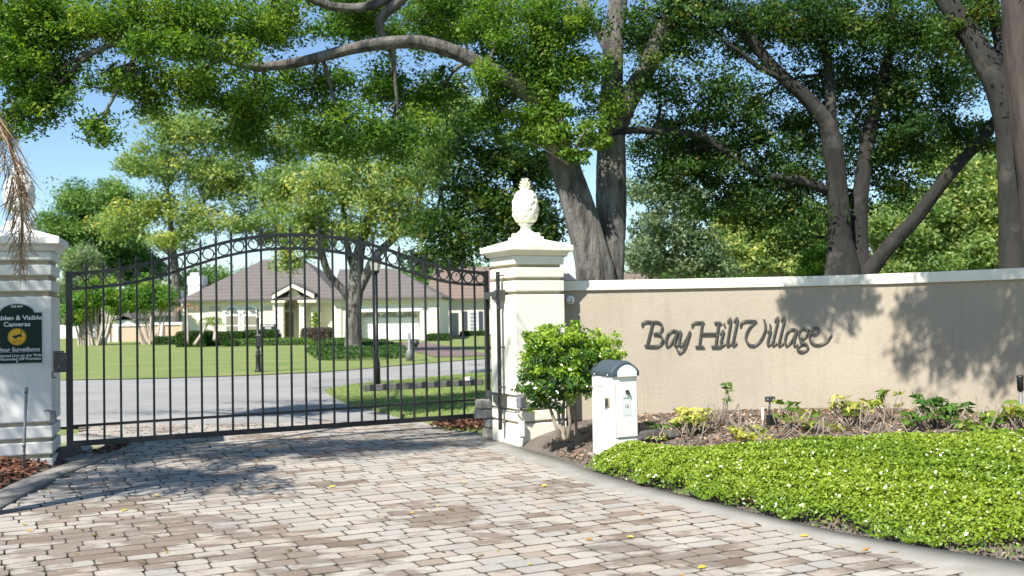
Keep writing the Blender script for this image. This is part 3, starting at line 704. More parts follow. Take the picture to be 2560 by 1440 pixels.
# latch plate towards the left pillar
zl0 = guv(165, 930)[1]; zl1 = guv(165, 882)[1]
m = MB(); m.box(gp(-.085, (zl0 + zl1) / 2), (.13, .075, zl1 - zl0), math.atan2(gdir.y, gdir.x)); lt = m.obj('latch_box', darkmetal, gate, bevel=.006)
mm = MB(); mm.box(gp(-.10, zl1 + .012) + gn * .02, (.10, .05, .018), math.atan2(gdir.y, gdir.x)); sub(lt, mm, 'latch_cover', darkmetal); mm = MB(); mm.tube([gp(-.16, zl0 + .01) + gn * .04, gp(-.16, zl0 - .05) + gn * .04, gp(-.13, zl0 - .045) + gn * .04], .008, 6); sub(lt, mm, 'latch_hook', darkmetal)
for a_, (bx_, bz_) in enumerate(((-.07, .7), (-.10, .3))):
    mm = MB(); mm.sphere(gp(bx_, lerp(zl0, zl1, bz_)) + gn * .04, .012, 8, 4); sub(lt, mm, 'bolt', graypvc)
# long hinge rod fixed to the pillar's left face, with arms reaching to the right stile
lface = lambda a, z, o=.0: rc - rf * (.32 + o) + rs * a + Vector((0, 0, z))
ha = -.02
m = MB(); m.box(lface(ha - .03, (1.96 + .17) / 2, .075), (.034, .034, 1.79), AR); hr = m.obj('hinge_post', black, gate)
for zz in (.50, 1.70):
    a = lface(ha, zz, .075); b_ = gp(GL, zz)
    d = b_ - a; d.z = 0; mm = MB(); mm.box((a + b_) / 2 + Vector((0, 0, 0)), (d.length + .03, .05, .085), math.atan2(d.y, d.x)); pt_ = mm.obj('hinge_arm', darkmetal, gate, bevel=.004)
    mm = MB(); mm.box(lface(ha + .0, zz, .035), (.09, .13, .11), AR); sub(pt_, mm, 'hinge_plate', darkmetal)
for zz in (1.92, 1.55, 1.1, .65, .25):
    mm = MB(); mm.tube([lface(ha - .03, zz, .08), lface(ha - .03, zz, -.02)], .007, 6); mm.sphere(lface(ha - .03 - .02, zz, .09), .012, 6, 4); sub(hr, mm, 'standoff', darkmetal)
# operator arm behind the bars
bb = gn * -.12
za, zb_ = guv(915, 971)[1], guv(1221, 957)[1]; ta, tb_ = guv(918, 971)[0], guv(1221, 957)[0]
m = MB(); p0, p1 = gp(ta, za) + bb, gp(tb_ - .02, (zb_)) + bb; L = (p1 - p0).length; mid_ = (p0 + p1) / 2
m.box(mid_, (L, .045, .075), math.atan2(gdir.y, gdir.x)); am = m.obj('opener_arm', simple('opener_grey', (.17, .165, .15), (.13, .125, .115), 8, .5), gate, bevel=.006)
mm = MB(); mm.box(gp(tb_ - .22, zb_ + .055) + bb, (.09, .06, .045), AR); sub(am, mm, 'opener_clamp', whitepvc)

# conduit, box and clips on the right pillar corner
cw = lambda a, b_, z: rc + rf * a + rs * b_ + Vector((0, 0, z))
t_ = thing('conduit_box', cw(-.32, -.36, 0), 'small white conduit box on a pipe at the foot of the right pillar', 'conduit box')
m = MB(); m.box(cw(-.285, -.36, .20), (.06, .05, .17), AR); m.obj('box', whitepvc, t_, bevel=.006)
m = MB(); m.tube([cw(-.285, -.36, -.02), cw(-.285, -.36, .125)], .016, 10); m.obj('pipe', whitepvc, t_, True)
t_ = thing('floodlight', cw(-.30, -.33, .55), 'small dark flood lamp bracketed to the right pillar corner behind the shrub', 'floodlight')
m = MB(); m.box(cw(-.30, -.395, .50), (.10, .07, .13), AR + .3); m.obj('lamp_head', graypvc, t_, bevel=.012)
m = MB(); m.tube([cw(-.36, -.33, .56), cw(-.33, -.37, .58), cw(-.30, -.38, .57)], .010, 6, 0, 3); m.obj('bracket', graypvc, t_, True); m = MB(); m.tube([cw(-.30, -.40, .44), cw(-.33, -.40, .40), cw(-.34, -.34, .395)], .012, 6, 0, 3); m.obj('bracket', graypvc, t_, True)
t_ = MB(); t_.tube([cw(-.335, .30, .41), cw(-.34, 0, .40), cw(-.335, -.325, .40)], .006, 6); single(t_, 'cable', darkmetal, 'thin dark cable along the lowest groove of the right pillar', 'cable', org=cw(-.33, 0, .4))

# stacked blocks behind the pillar
blk = thing('block_stack', (-.52, 12.35, 0), 'short stack of grey concrete edging blocks beside the right pillar', 'block stack')
blockm = simple('grey_block', (.38, .36, .32), (.30, .28, .25), 6, .9, .4, 50, bdist=.005)
k = 0
for lvl in range(4):
    for a in range(2 if lvl > 1 else 1):
        m = MB(); z = .0 + lvl * .115 + .055; px_ = (1222 - a * 20 + (lvl % 2) * 5)
        p = U(px_, 1090, 12.25); m.box((p.x, p.y, z), (.12, .16, .105), AR + rnd.uniform(-.15, .15)); m.obj('block', blockm, blk, bevel=.01)

# ================================================================== SIGN ON THE LEFT PILLAR
pn = Vector((lf.y, -lf.x, 0)); face0 = lc - ls_ * .35
def fpt(px, py, o=.0):
    p = onplane(px, py, face0, pn); return p + pn * o
sc_c = fpt(43, 845)
green = simple('green_enamel', (.002, .024, .017), (.0015, .018, .013), 3, .5, spec=.25); yel = simple('yellow_print', (.75, .42, .02)); wht = simple('white_print', (.72, .74, .72)); blk_m = simple('black_print', (.02, .02, .02)); alu = simple('sign_border_grey', (.50, .52, .54), rough=.4, metal=.3)
sign = thing('surveillance_sign', sc_c, 'dark green camera surveillance sign with yellow round emblem on the left pillar', 'sign')
def u_of(px, py): p = fpt(px, py); return (p - sc_c).dot(lf), p.z
hw = u_of(105, 845)[0]; zb0 = u_of(43, 908)[1]; zs0 = u_of(43, 782)[1]; zt0 = u_of(43, 760)[1]
def outline(g):
    pts = [(-hw - g, zb0 - g), (hw + g, zb0 - g), (hw + g, zs0 + g), (hw * .70 + g, zs0 + g)]
    for k in range(1, 16):
        th = math.pi * k / 16 * .9 + math.pi * .05; pts.append(((hw * .70 + g) * math.cos(th) / math.cos(math.pi * .05), zs0 + g + (zt0 - zs0) * (math.sin(th) - math.sin(math.pi * .05)) / (1 - math.sin(math.pi * .05))))
    return pts + [(-hw * .70 - g, zs0 + g), (-hw - g, zs0 + g)]
def plate(name, pts, o0, o1, mat, base=sign):
    m = MB(); q = lambda u, z, o: Vector((sc_c.x, sc_c.y, 0)) + lf * u + pn * o + Vector((0, 0, z))
    m.rings([[q(u, z, o0) for u, z in pts], [q(u, z, o1) for u, z in pts]]); return m.obj(name, mat, base)
plate('border', outline(.013), .001, .006, alu); pl_ = plate('panel', outline(0), .0065, .010, green)
circ = lambda r, n=32, cz=u_of(43, 842)[1]: [(r * math.cos(2 * math.pi * k / n), cz + r * math.sin(2 * math.pi * k / n)) for k in range(n)]
rr0 = u_of(66, 842)[0]
plate('emblem', circ(rr0), .0105, .0115, yel); plate('emblem_ring', circ(rr0 * .93), .0117, .0121, blk_m); plate('emblem_disc', circ(rr0 * .89), .0123, .0128, yel)
cz_ = u_of(43, 842)[1]
E = lambda pts: [(a * rr0, cz_ + b_ * rr0) for a, b_ in pts]
plate('camera_emblem', E([(-.58, .06), (-.30, .16), (.15, .28), (.46, .36), (.55, .10), (.50, -.08), (.30, .02), (.05, -.05), (-.1, -.22), (-.35, -.2), (-.42, -.02)]), .013, .0134, blk_m)
plate('camera_emblem', E([(.38, .42), (.58, .5), (.52, .72), (.36, .74), (.44, .58)]), .013, .0134, blk_m)
def text(body, mat, parent, pos, right, size, align='CENTER', ext=.0006, bold=.0, name='lettering', rot=None, sx=1.0):
    cu = bpy.data.curves.new(name, 'FONT'); cu.body = body; cu.size = size; cu.align_x = align; cu.align_y = 'CENTER'; cu.extrude = ext; cu.offset = bold
    cu.resolution_u = 3; cu.materials.append(mat); o = bpy.data.objects.new(name, cu); COL.objects.link(o)
    up_ = Vector((0, 0, 1)); nrm_ = right.cross(up_); 
    M = Matrix((right, up_, nrm_)).transposed().to_4x4()
    me = bpy.data.meshes.new_from_object(o.evaluated_get(bpy.context.evaluated_depsgraph_get())); bpy.data.objects.remove(o)
    if not me.materials: me.materials.append(mat)
    o = bpy.data.objects.new(name, me); COL.objects.link(o)
    o.parent = parent; o.matrix_local = Matrix.Translation(Vector(pos) - parent.location) @ M @ Matrix.Diagonal((sx, 1, 1, 1)); return o
def srow(s_, px, py, hpx, mat=wht, bold=.0012, sx=1.0):
    zc = u_of(43, py)[1]; h = (u_of(43, py - hpx / 2)[1] - u_of(43, py + hpx / 2)[1])
    text(s_, mat, sign, Vector((sc_c.x, sc_c.y, zc)) + pn * .0108 + lf * u_of(px, 845)[0], lf, h * 1.30, bold=bold, sx=sx)
srow('Hidden & Visible', 43, 795, 12, sx=1.08); srow('Cameras', 43, 811, 12, sx=1.1); srow('24 Hour Surveillance', 38, 874, 10.5, sx=.98, bold=.0008)
srow('Monitored Live on the Web', 43, 889, 7.5, bold=.0005); srow('and Recorded Off Premises', 43, 897.5, 7.5, bold=.0005)
zc = u_of(43, 854)[1]; text('CCTV', blk_m, sign, Vector((sc_c.x, sc_c.y, zc)) + pn * .0135, lf, .030, bold=.0003)
m = MB()
for k, cx_ in enumerate((-.045, -.018, .018, .045)):
    r_ = .010 if abs(cx_) > .03 else .014
    pts_ = [Vector((sc_c.x, sc_c.y, 0)) + lf * (cx_ + r_ * (1 - j / 40) * math.cos(j * .45)) + pn * .0125 + Vector((0, 0, u_of(43, 766.5)[1] + r_ * (1 - j / 40) * math.sin(j * .45))) for j in range(26)]
    m.tube(pts_, .0022, 4)
m.obj('scroll_ornament', wht, sign)
m = MB(); m.sphere(Vector((sc_c.x, sc_c.y, u_of(43, 904)[1])) + pn * .012, .011, 10, 6); m.obj('screw', alu, sign, True)
p = u_of(43, 880)[1]; plate('rule_line', [(-hw * .92, p - .001), (hw * .92, p - .001), (hw * .92, p + .001), (-hw * .92, p + .001)], .0105, .0112, wht)

# little bracket box on the left pillar, low
p = fpt(128, 1042); t_ = thing('junction_box', p, 'small dark box with a hook low on the left pillar edge', 'box')
m = MB(); m.box(p + pn * .03 + lf * .02, (.055, .05, .12), AL); m.obj('box', graypvc, t_, bevel=.005)
m = MB(); m.tube([p + pn * .04 + Vector((0, 0, .065)), p + pn * .05 - lf * .05 + Vector((0, 0, .07)), p + pn * .06 - lf * .06 + Vector((0, 0, .06))], .006, 6, 0, 2); m.obj('hook', darkmetal, t_, True)
# riser pipe
a = GP(58, 1158, .10); b_ = U(66, 968, a.y)
t_ = thing('sprinkler_riser', a, 'thin grey sprinkler riser pipe standing in the mulch before the left pillar', 'pipe')
m = MB(); m.tube([a - Vector((0, 0, .1)), b_], .0135, 10); m.obj('pipe', graypvc, t_, True)
for fz_, r_, h_ in ((.12, .021, .03), (.24, .019, .03), (.955, .018, .05)):
    q = a.lerp(b_, fz_); d = (b_ - a).normalized(); m = MB(); m.tube([q - d * h_ / 2, q + d * h_ / 2], r_, 10); m.obj('coupling', graypvc, t_, True)

# ================================================================== BEIGE WALL + LETTERS
ns_, ls_n = tan.node_tree.nodes, tan.node_tree.links; pb2 = ns_['Principled BSDF']; src_ = pb2.inputs['Base Color'].links[0].from_socket
stn = noise_node(ns_, ls_n, 3.0, 5, .7, (5, 5, .35)); sr = ramp(ns_, ls_n, stn.outputs['Fac'], [(.52, (1, 1, 1)), (.72, (.90, .895, .885))])
ls_n.new(mix(ns_, ls_n, 1.0, src_, sr.outputs[0], 'MULTIPLY'), pb2.inputs['Base Color'])
wall = thing('entrance_wall', (2.2, 11.9, 0), 'curved beige stucco wall with a white cap, carrying the village name', 'wall')
def wrun(path, t0, t1, z0, z1, o):
    n_ = len(path); rings = []
    m = MB()
    for i, p in enumerate(path):
        d = (path[min(i + 1, n_ - 1)] - path[max(i - 1, 0)]); d.z = 0; d.normalize(); nn = Vector((d.y, -d.x, 0))
        zz = z1(i / n_) if callable(z1) else z1; zz0 = z0(i / n_) if callable(z0) else z0
        rings.append([p + nn * (t0 + o) + Vector((0, 0, zz0)), p - nn * t1 + Vector((0, 0, zz0)), p - nn * t1 + Vector((0, 0, zz)), p + nn * (t0 + o) + Vector((0, 0, zz))])
    m.rings(rings); return m
# wall top height read at the photo's cap line for each point of the path
def wall_top(i):
    return 1.852
zc0, zc1 = 1.735, 1.852
wrun(WPs, 0, .2, -.2, zc0, 0).obj('wall_body', tan, wall)
wrun(WPs, .035, .235, zc0 + .002, zc1, 0).obj('wall_cap', capm, wall, bevel=.008)
# lettering strokes, drawn with a broad nib
def wall_at(px, py):
    """hit of a photo ray with the wall face"""
    d = ray(px, py); bestq = None
    for i in range(len(WPs) - 1):
        a, b_ = WPs[i], WPs[i + 1]; ex = Vector((b_.x - a.x, b_.y - a.y)); det = d.x * (-ex.y) + d.y * ex.x
        if abs(det) < 1e-9: continue
        t = (a.x * (-ex.y) + a.y * ex.x) / det; s_ = (d.x * a.y - d.y * a.x) / det * -1
        s_ = ((d.x * t - a.x) * ex.x + (d.y * t - a.y) * ex.y) / ex.length_squared
        if -.001 <= s_ <= 1.001 and t > 0: return Vector((d.x * t, d.y * t, EYE + d.z * t)), ex.normalized()
    return None
LET = {
 'B': [[(200, 238), (215, 205), (262, 193), (320, 198), (385, 200), (428, 235), (425, 285), (388, 320), (335, 335)], [(322, 202), (290, 335), (258, 462)], [(335, 335), (400, 342), (432, 385), (423, 435), (378, 470), (300, 475), (235, 468)]],
 'a': [[(600, 305), (545, 298), (497, 338), (473, 410), (480, 470), (522, 452), (565, 395), (603, 308)], [(605, 308), (572, 430), (578, 468), (605, 455)]],
 'y': [[(612, 315), (643, 312), (628, 390), (628, 462), (660, 455), (710, 390), (748, 308)], [(748, 308), (712, 430), (670, 520), (622, 546), (604, 515)]],
 'H': [[(770, 245), (790, 212), (840, 203), (905, 204)], [(890, 204), (872, 340), (855, 478)], [(815, 481), (905, 482)], [(1078, 205), (1058, 340), (1040, 478)], [(1032, 207), (1102, 209)], [(998, 479), (1092, 479)], [(890, 335), (1050, 332)]],
 'i': [[(1095, 322), (1132, 302), (1102, 430), (1110, 468), (1142, 445)], [(1138, 222), (1145, 243)]],
 'l': [[(1178, 192), (1216, 175), (1176, 430), (1180, 468), (1215, 440)]],
 'l2': [[(1253, 186), (1292, 168), (1240, 430), (1246, 466), (1280, 436)]],
 'V': [[(1325, 248), (1345, 203), (1400, 186), (1505, 188)], [(1505, 188), (1440, 250), (1395, 330), (1388, 400), (1425, 455), (1490, 462), (1560, 400), (1608, 290), (1606, 200), (1595, 178)]],
 'i2': [[(1635, 305), (1672, 290), (1637, 425), (1642, 460), (1675, 440)], [(1665, 232), (1668, 252)]],
 'l3': [[(1718, 182), (1757, 160), (1697, 425), (1702, 462), (1737, 438)]],
 'l4': [[(1793, 176), (1832, 155), (1768, 430), (1773, 465), (1812, 438)]],
 'a2': [[(1962, 288), (1908, 280), (1860, 322), (1836, 400), (1846, 462), (1885, 445), (1930, 385), (1966, 290)], [(1970, 290), (1937, 425), (1942, 465), (1972, 448)]],
 'g': [[(2090, 290), (2040, 268), (1997, 308), (1995, 365), (2030, 390), (2080, 358), (2095, 308), (2082, 282)], [(2085, 285), (2120, 290)], [(2030, 392), (2010, 418), (2060, 442), (2097, 470), (2090, 508), (2040, 536), (1985, 522), (1978, 490), (2020, 455), (2060, 445)]],
 'e': [[(2125, 332), (2190, 335), (2225, 302), (2208, 270), (2160, 274), (2120, 338), (2125, 408), (2170, 452), (2240, 457), (2320, 420), (2372, 348)]]}
lettering = thing('village_lettering', (2.6, 11.8, .9), 'raised bronze-grey script letters reading Bay Hill Village on the wall', 'lettering')
lett_m = simple('weathered_bronze', (.070, .072, .064), (.050, .052, .046), 30, .55, .15, 90, metal=.15, bdist=.001)
nib = Vector((math.cos(R(35)), -math.sin(R(35)))) * 10.5; thin = Vector((-nib.y, nib.x)).normalized() * 2.4
corners = [nib + thin, nib - thin, -nib - thin, -nib + thin]
for ch, strokes in LET.items():
    m = MB()
    for si, st in enumerate(strokes):
        P2 = smooth_path([(x, y, 0) for x, y in st], 7) if len(st) > 2 else [Vector((*st[0], 0)).lerp(Vector((*st[1], 0)), k / 2) for k in range(3)]
        for i in range(len(P2) - 1):
            a, b_ = P2[i], P2[i + 1]
            pts = [Vector((a.x + c.x, a.y + c.y)) for c in corners] + [Vector((b_.x + c.x, b_.y + c.y)) for c in corners]
            # convex hull
            pts = sorted(set((round(p.x, 3), round(p.y, 3)) for p in pts)); lo_ = []
            for p in pts:
                while len(lo_) >= 2 and (lo_[-1][0] - lo_[-2][0]) * (p[1] - lo_[-2][1]) - (lo_[-1][1] - lo_[-2][1]) * (p[0] - lo_[-2][0]) <= 0: lo_.pop()
                lo_.append(p)
            up_ = []
            for p in reversed(pts):
                while len(up_) >= 2 and (up_[-1][0] - up_[-2][0]) * (p[1] - up_[-2][1]) - (up_[-1][1] - up_[-2][1]) * (p[0] - up_[-2][0]) <= 0: up_.pop()
                up_.append(p)
            hull = lo_[:-1] + up_[:-1]
            fr, bk = [], []
            for (hx, hy) in hull:
                q, ex = wall_at(1560 + hx / 4.571, 760 + hy / 4.571); nn = Vector((ex.y, -ex.x, 0)); e = rnd.uniform(0, .0004)
                fr.append(q + nn * (.034 + e + si * .0008)); bk.append(q + nn * .014)
            m.rings([fr, bk])
    q0, ex = wall_at(1560 + strokes[0][0][0] / 4.571, 760 + strokes[0][0][1] / 4.571)
    m.obj('letter', lett_m, lettering)

# camera ball on the wall beside the pillar
q, ex = wall_at(1427, 750); nn = Vector((ex.y, -ex.x, 0))
t_ = thing('wall_sensor', q, 'white round sensor on the wall right of the pillar', 'sensor')
m = MB(); m.sphere(q + nn * .085, .052, 18, 12, (1, 1, 1.02)); sp_ = m.obj('housing', whitepvc, t_, True)
m = MB(); m.tube([q, q + nn * .05], .03, 12); m.obj('mount', whitepvc, t_, True)
for dz in (.016, -.014):
    m = MB(); m.sphere(q + nn * .128 + Vector((.012, 0, dz - .01)), .012, 8, 5); m.obj('lens', black, t_, True)

# ================================================================== WHITE PEDESTAL (utility box)
ped = thing('utility_pedestal', (1.07, 9.45, .1), 'white plastic pedestal box with slate blue domed lid at the end of the ground cover', 'pedestal')
PF = U(1531, 1000, 9.75); ca, sa = .893, .451
pf_ = Vector((ca, sa, 0)); ps_ = Vector((-sa, ca, 0))
c0 = Vector((PF.x, PF.y, 0)); Wd, Dp = .293, .385
pq = lambda a, b_, z: c0 + pf_ * a + ps_ * b_ + Vector((0, 0, z))
zb_p = .03; ztp = U(1531, 933, 9.75).z
ped_m = simple('ivory_plastic', (.80, .80, .72), (.77, .77, .68), 3, .45, .1, 30); lid_m = simple('slate_blue_plastic', (.055, .075, .095), (.045, .062, .08), 5, .55, .1, 60)
m = MB(); m.rings([[pq(0, 0, zb_p), pq(Wd, 0, zb_p), pq(Wd, Dp, zb_p), pq(0, Dp, zb_p)], [pq(0.004, 0.004, ztp), pq(Wd - .004, .004, ztp), pq(Wd - .004, Dp, ztp), pq(.004, Dp, ztp)]]); m.obj('body', ped_m, ped, bevel=.012)
def arc(a0, a1, h, n=12): return [(lerp(a0, a1, k / n), h * math.sin(math.pi * k / n) ** .75) for k in range(n + 1)]
m = MB(); o_ = .012; prof = [(-o_, -.035)] + [(x, z + .012) for x, z in arc(-o_, Wd + o_, .105)] + [(Wd + o_, -.035)]
lidrings = []
for b_, sc2 in ((-.015, .80), (.02, 1.0), (Dp - .05, 1.0), (Dp + .01, .8)):
    lidrings.append([pq(x, b_, ztp + (z * sc2 if z > 0 else z)) for x, z in prof])
m.rings(lidrings); lid = m.obj('lid', lid_m, ped, True)
lid.data.shade_smooth(); md = lid.modifiers.new('b', 'BEVEL'); md.width = .006; md.segments = 2
m = MB(); pr = [(.055, -.04)] + [(x, z + .012) for x, z in arc(.055, Wd - .02, .062, 10)] + [(Wd - .02, -.04)]; m.rings([[pq(x, -.022, ztp + z) for x, z in pr], [pq(x, .05, ztp + z) for x, z in pr]]); m.obj('lid_front', ped_m, ped, bevel=.004)
zA, zB = ztp - .13, ztp - .62
m = MB(); m.box(pq(Wd / 2 + .012, -.006, (zA + zB) / 2), (Wd - .06, .012, zA - zB), AR); dr = m.obj('door', ped_m, ped, bevel=.003)
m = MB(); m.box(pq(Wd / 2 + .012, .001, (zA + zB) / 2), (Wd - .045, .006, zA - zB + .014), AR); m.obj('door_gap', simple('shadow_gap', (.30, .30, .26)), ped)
m = MB(); m.box(pq(Wd / 2 + .012, -.02, zA - .055), (.03, .02, .035), AR); m.tube([pq(Wd / 2 + .022, -.03, zA - .05), pq(Wd / 2 + .026, -.034, zA - .085)], .006, 6); sub(dr, m, 'lock', darkmetal)
m = MB(); m.box(pq(Wd / 2 + .005, -.0135, zA - .19), (.10, .002, .19), AR); lab = sub(dr, m, 'label_plate', simple('label_pale', (.62, .66, .60)))
t2 = text('DANGER', simple('label_ink', (.16, .20, .17)), ped, pq(Wd / 2 + .005, -.016, zA - .115), pf_, .018, name='label_text')
t2 = text('16', MATS['label_ink'], ped, pq(Wd / 2 + .005, -.016, zA - .195), pf_, .05, name='label_text')
m = MB(); m.box(pq(-.006, .085, ztp - .28), (.012, .075, .085), AR); ou = m.obj('side_lock', simple('brass_plate', (.45, .33, .20), (.30, .22, .14), 20, .4), ped, bevel=.002)
m = MB(); m.box(pq(-.013, .085, ztp - .28), (.008, .055, .06), AR); m.tube([pq(-.02, .085, ztp - .31), pq(-.02, .095, ztp - .36)], [.012, .003], 6); sub(ou, m, 'padlock', darkmetal)
m = MB(); m.box(pq(-.002, .24, ztp - .08), (.004, .12, .11), AR); m.obj('vent_plate', simple('pale_grey_plate', (.55, .58, .56)), ped)
for b_ in (.06, .30):
    m = MB(); m.sphere(pq(-o_ - .002, b_, ztp - .02), .007, 6, 4); m.obj('rivet', wht, ped)
m = MB(); m.rings([[pq(-.06, -.04, -.05), pq(Wd + .03, -.04, -.05), pq(Wd + .03, Dp + .03, -.05), pq(-.06, Dp + .03, -.05)], [pq(-.05, -.03, .09), pq(Wd + .03, -.03, .09), pq(Wd + .03, Dp + .03, .09), pq(-.05, Dp + .03, .09)]]); m.obj('concrete_base', concrete, ped, bevel=.01)

# ================================================================== SHRUB BY THE PILLAR
sb = U(1405, 1098, 10.35); sb.z = .1
shrub = thing('flowering_shrub', sb, 'leafy green shrub on bare grey stems in front of the right pillar', 'shrub')
st = MB(); tips = []
for px0, path in ((0, [(1412, 1100), (1400, 1060), (1392, 1010), (1375, 960)]), (0, [(1405, 1100), (1390, 1065), (1375, 1020), (1345, 960)]), (0, [(1418, 1100), (1425, 1060), (1422, 1010), (1440, 950)]), (0, [(1440, 1090), (1438, 1040), (1428, 980), (1400, 930)]), (0, [(1410, 1098), (1408, 1040), (1412, 980), (1420, 900)]), (0, [(1425, 1010), (1455, 960), (1480, 920)])):
    pp = [U(x, y, 10.35 + rnd.uniform(-.08, .08)) for x, y in path]; st.tube(pp, [.022, .018, .015, .008][:len(pp)], 7, .06, 4); tips.append(pp[-1])
st.obj('stems', stem_m, shrub, True)
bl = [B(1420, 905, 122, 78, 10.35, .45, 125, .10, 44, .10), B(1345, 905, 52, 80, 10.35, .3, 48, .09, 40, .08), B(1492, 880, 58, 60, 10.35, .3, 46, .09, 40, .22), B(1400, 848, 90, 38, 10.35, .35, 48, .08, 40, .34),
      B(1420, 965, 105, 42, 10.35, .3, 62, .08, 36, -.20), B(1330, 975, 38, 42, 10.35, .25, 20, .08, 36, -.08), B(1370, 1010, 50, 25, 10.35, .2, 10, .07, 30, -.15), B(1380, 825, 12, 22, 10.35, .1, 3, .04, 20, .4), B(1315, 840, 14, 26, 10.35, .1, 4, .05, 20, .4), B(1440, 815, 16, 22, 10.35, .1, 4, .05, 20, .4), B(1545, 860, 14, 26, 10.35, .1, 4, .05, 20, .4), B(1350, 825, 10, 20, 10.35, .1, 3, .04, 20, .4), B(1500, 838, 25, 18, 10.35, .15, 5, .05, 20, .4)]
P, T, Cs = clumps(bl); tw_ = MB()
for cc in Cs:
    for q in cc[::4]:
        s0 = min(tips, key=lambda p: (p - Vector(q)).length); tw_.tube([s0, (s0 + Vector(q)) / 2 + Vector((0, 0, .02)), Vector(q)], [.007, .005, .002], 4)
tw_.obj('twigs', stem_m, shrub)
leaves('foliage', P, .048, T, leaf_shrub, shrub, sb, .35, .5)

# ================================================================== VARIEGATED PLANTS, LAMPS IN THE BED
def whorl(P, D_, nrm_axis, n=7, L=.085, tb=.5):
    out = []
    for k in range(n):
        th = 2 * math.pi * k / n + rnd.uniform(-.2, .2); d = Vector((math.cos(th), math.sin(th) * .9, rnd.uniform(-.55, .25))).normalized()
        out.append((P + d * L * .55, d, tb + rnd.uniform(-.2, .2)))
    return out
PL = [(1632, 1052, 9.9, 3, .10, .55), (1662, 1040, 10.2, 3, .12, .15), (1725, 1025, 10.0, 9, .26, .62), (1757, 1030, 10.2, 4, .22, .6), (1808, 1040, 10.6, 2, .38, .1), (1862, 1050, 9.6, 4, .12, .6), (1895, 1062, 9.3, 5, .10, .6), (1972, 1030, 10.0, 4, .26, .35), (2012, 1050, 9.8, 4, .2, .5),
      (2120, 1035, 10.0, 7, .27, .6), (2150, 1045, 9.9, 5, .22, .55), (2060, 1058, 9.6, 3, .1, .5), (2222, 1035, 10.1, 5, .28, .45), (2335, 1030, 9.5, 8, .27, .1), (2375, 1038, 9.4, 8, .24, .12), (2300, 1055, 9.3, 5, .16, .15), (2430, 1055, 9.0, 4, .12, .3), (2500, 1050, 8.9, 6, .18, .35), (2545, 1030, 8.8, 7, .26, .5), (2470, 1065, 8.7, 4, .1, .3)]
names = {.55: 'yellow', .62: 'yellow'}
for i, (px, py, D, nw, ht, tb) in enumerate(PL):
    b = U(px, py, D); b.z = float(bedz_np(np.array([[b.x, b.y, 0]]))[0])
    near = ['beside the white pedestal', 'with a single upright shoot near the pedestal', 'tallest yellow tuft left of the bed spotlight', 'just right of the tallest yellow tuft', 'thin lone sprig against the lit wall', 'low, left of the bed spotlight', 'low, touching the ground cover left of the bed spotlight', 'just right of the bed spotlight', 'second to the right of the bed spotlight',
            'yellow, at the middle of the bed below the last letters', 'right half of the middle yellow pair', 'low between bare twigs at mid bed', 'yellow sprig at the edge of the wall shadow', 'dark green, tallest in the shaded part', 'dark green, right of the tallest shaded one', 'low dark green at the start of the shaded part', 'small, among shaded bare twigs', 'pale, left of the bed corner at the photo edge', 'rightmost, beside the black path light', 'lowest one at the right end'][i]
    t_ = thing('variegated_plant', b, 'cut-back variegated umbrella plant, ' + near, 'plant', 'umbrella plants along the foot of the wall')
    s = MB(); LP = []; LD = []; LT = []; 
    nw = int(nw * 1.9); 
    for k in range(nw):
        tip = b + Vector((rnd.uniform(-.12, .12) * (1.2 if nw > 4 else .6), rnd.uniform(-.1, .1), ht * rnd.uniform(.45, 1.1)))
        s.tube([b + Vector((rnd.uniform(-.03, .03), rnd.uniform(-.03, .03), -.03)), (b + tip) / 2 + Vector((rnd.uniform(-.02, .02), 0, 0)), tip], [.008, .006, .004], 5)
        for q, d, tn in whorl(tip, D, None, 6, rnd.uniform(.06, .10), tb): LP.append(q); LD.append(d); LT.append(tn)
    for k in range(4):
        d = Vector((rnd.uniform(-.8, .8), rnd.uniform(-.5, .3), 1)).normalized() * rnd.uniform(.12, .30); p0_ = b + Vector((rnd.uniform(-.1, .1), rnd.uniform(-.1, .1), -.02))
        s.tube([p0_, p0_ + d * .5 + Vector((.01, 0, .01)), p0_ + d], [.011, .009, .008], 6)
    s.obj('stems', stem_m, t_, True)
    leaves('foliage', np.array([tuple(q) for q in LP]), .095, np.array(LT), leaf_schef, t_, b, .6, .42, axis=np.array([tuple(d) for d in LD]), jit=.12)
# bare cut twigs
bt = MB()
for k in range(120):
    px = rnd.uniform(1690, 2540); D = rnd.uniform(8.9, 10.2); b = U(px, 1060, D); b.z = float(bedz_np(np.array([[b.x, b.y, 0]]))[0]) - .01
    d = Vector((rnd.uniform(-1, 1), rnd.uniform(-.6, .6), rnd.uniform(.15, 1))).normalized() * rnd.uniform(.12, .32)
    bt.tube([b, b + d * .5 + Vector((0, 0, rnd.uniform(-.02, .03))), b + d], [.007, .006, .005], 5)
single(bt, 'cut_twigs', stem_m, 'tangle of bare grey cut twigs between the ground cover and the wall', 'twigs', None, 'stuff', True, org=(3, 9.6, .3))
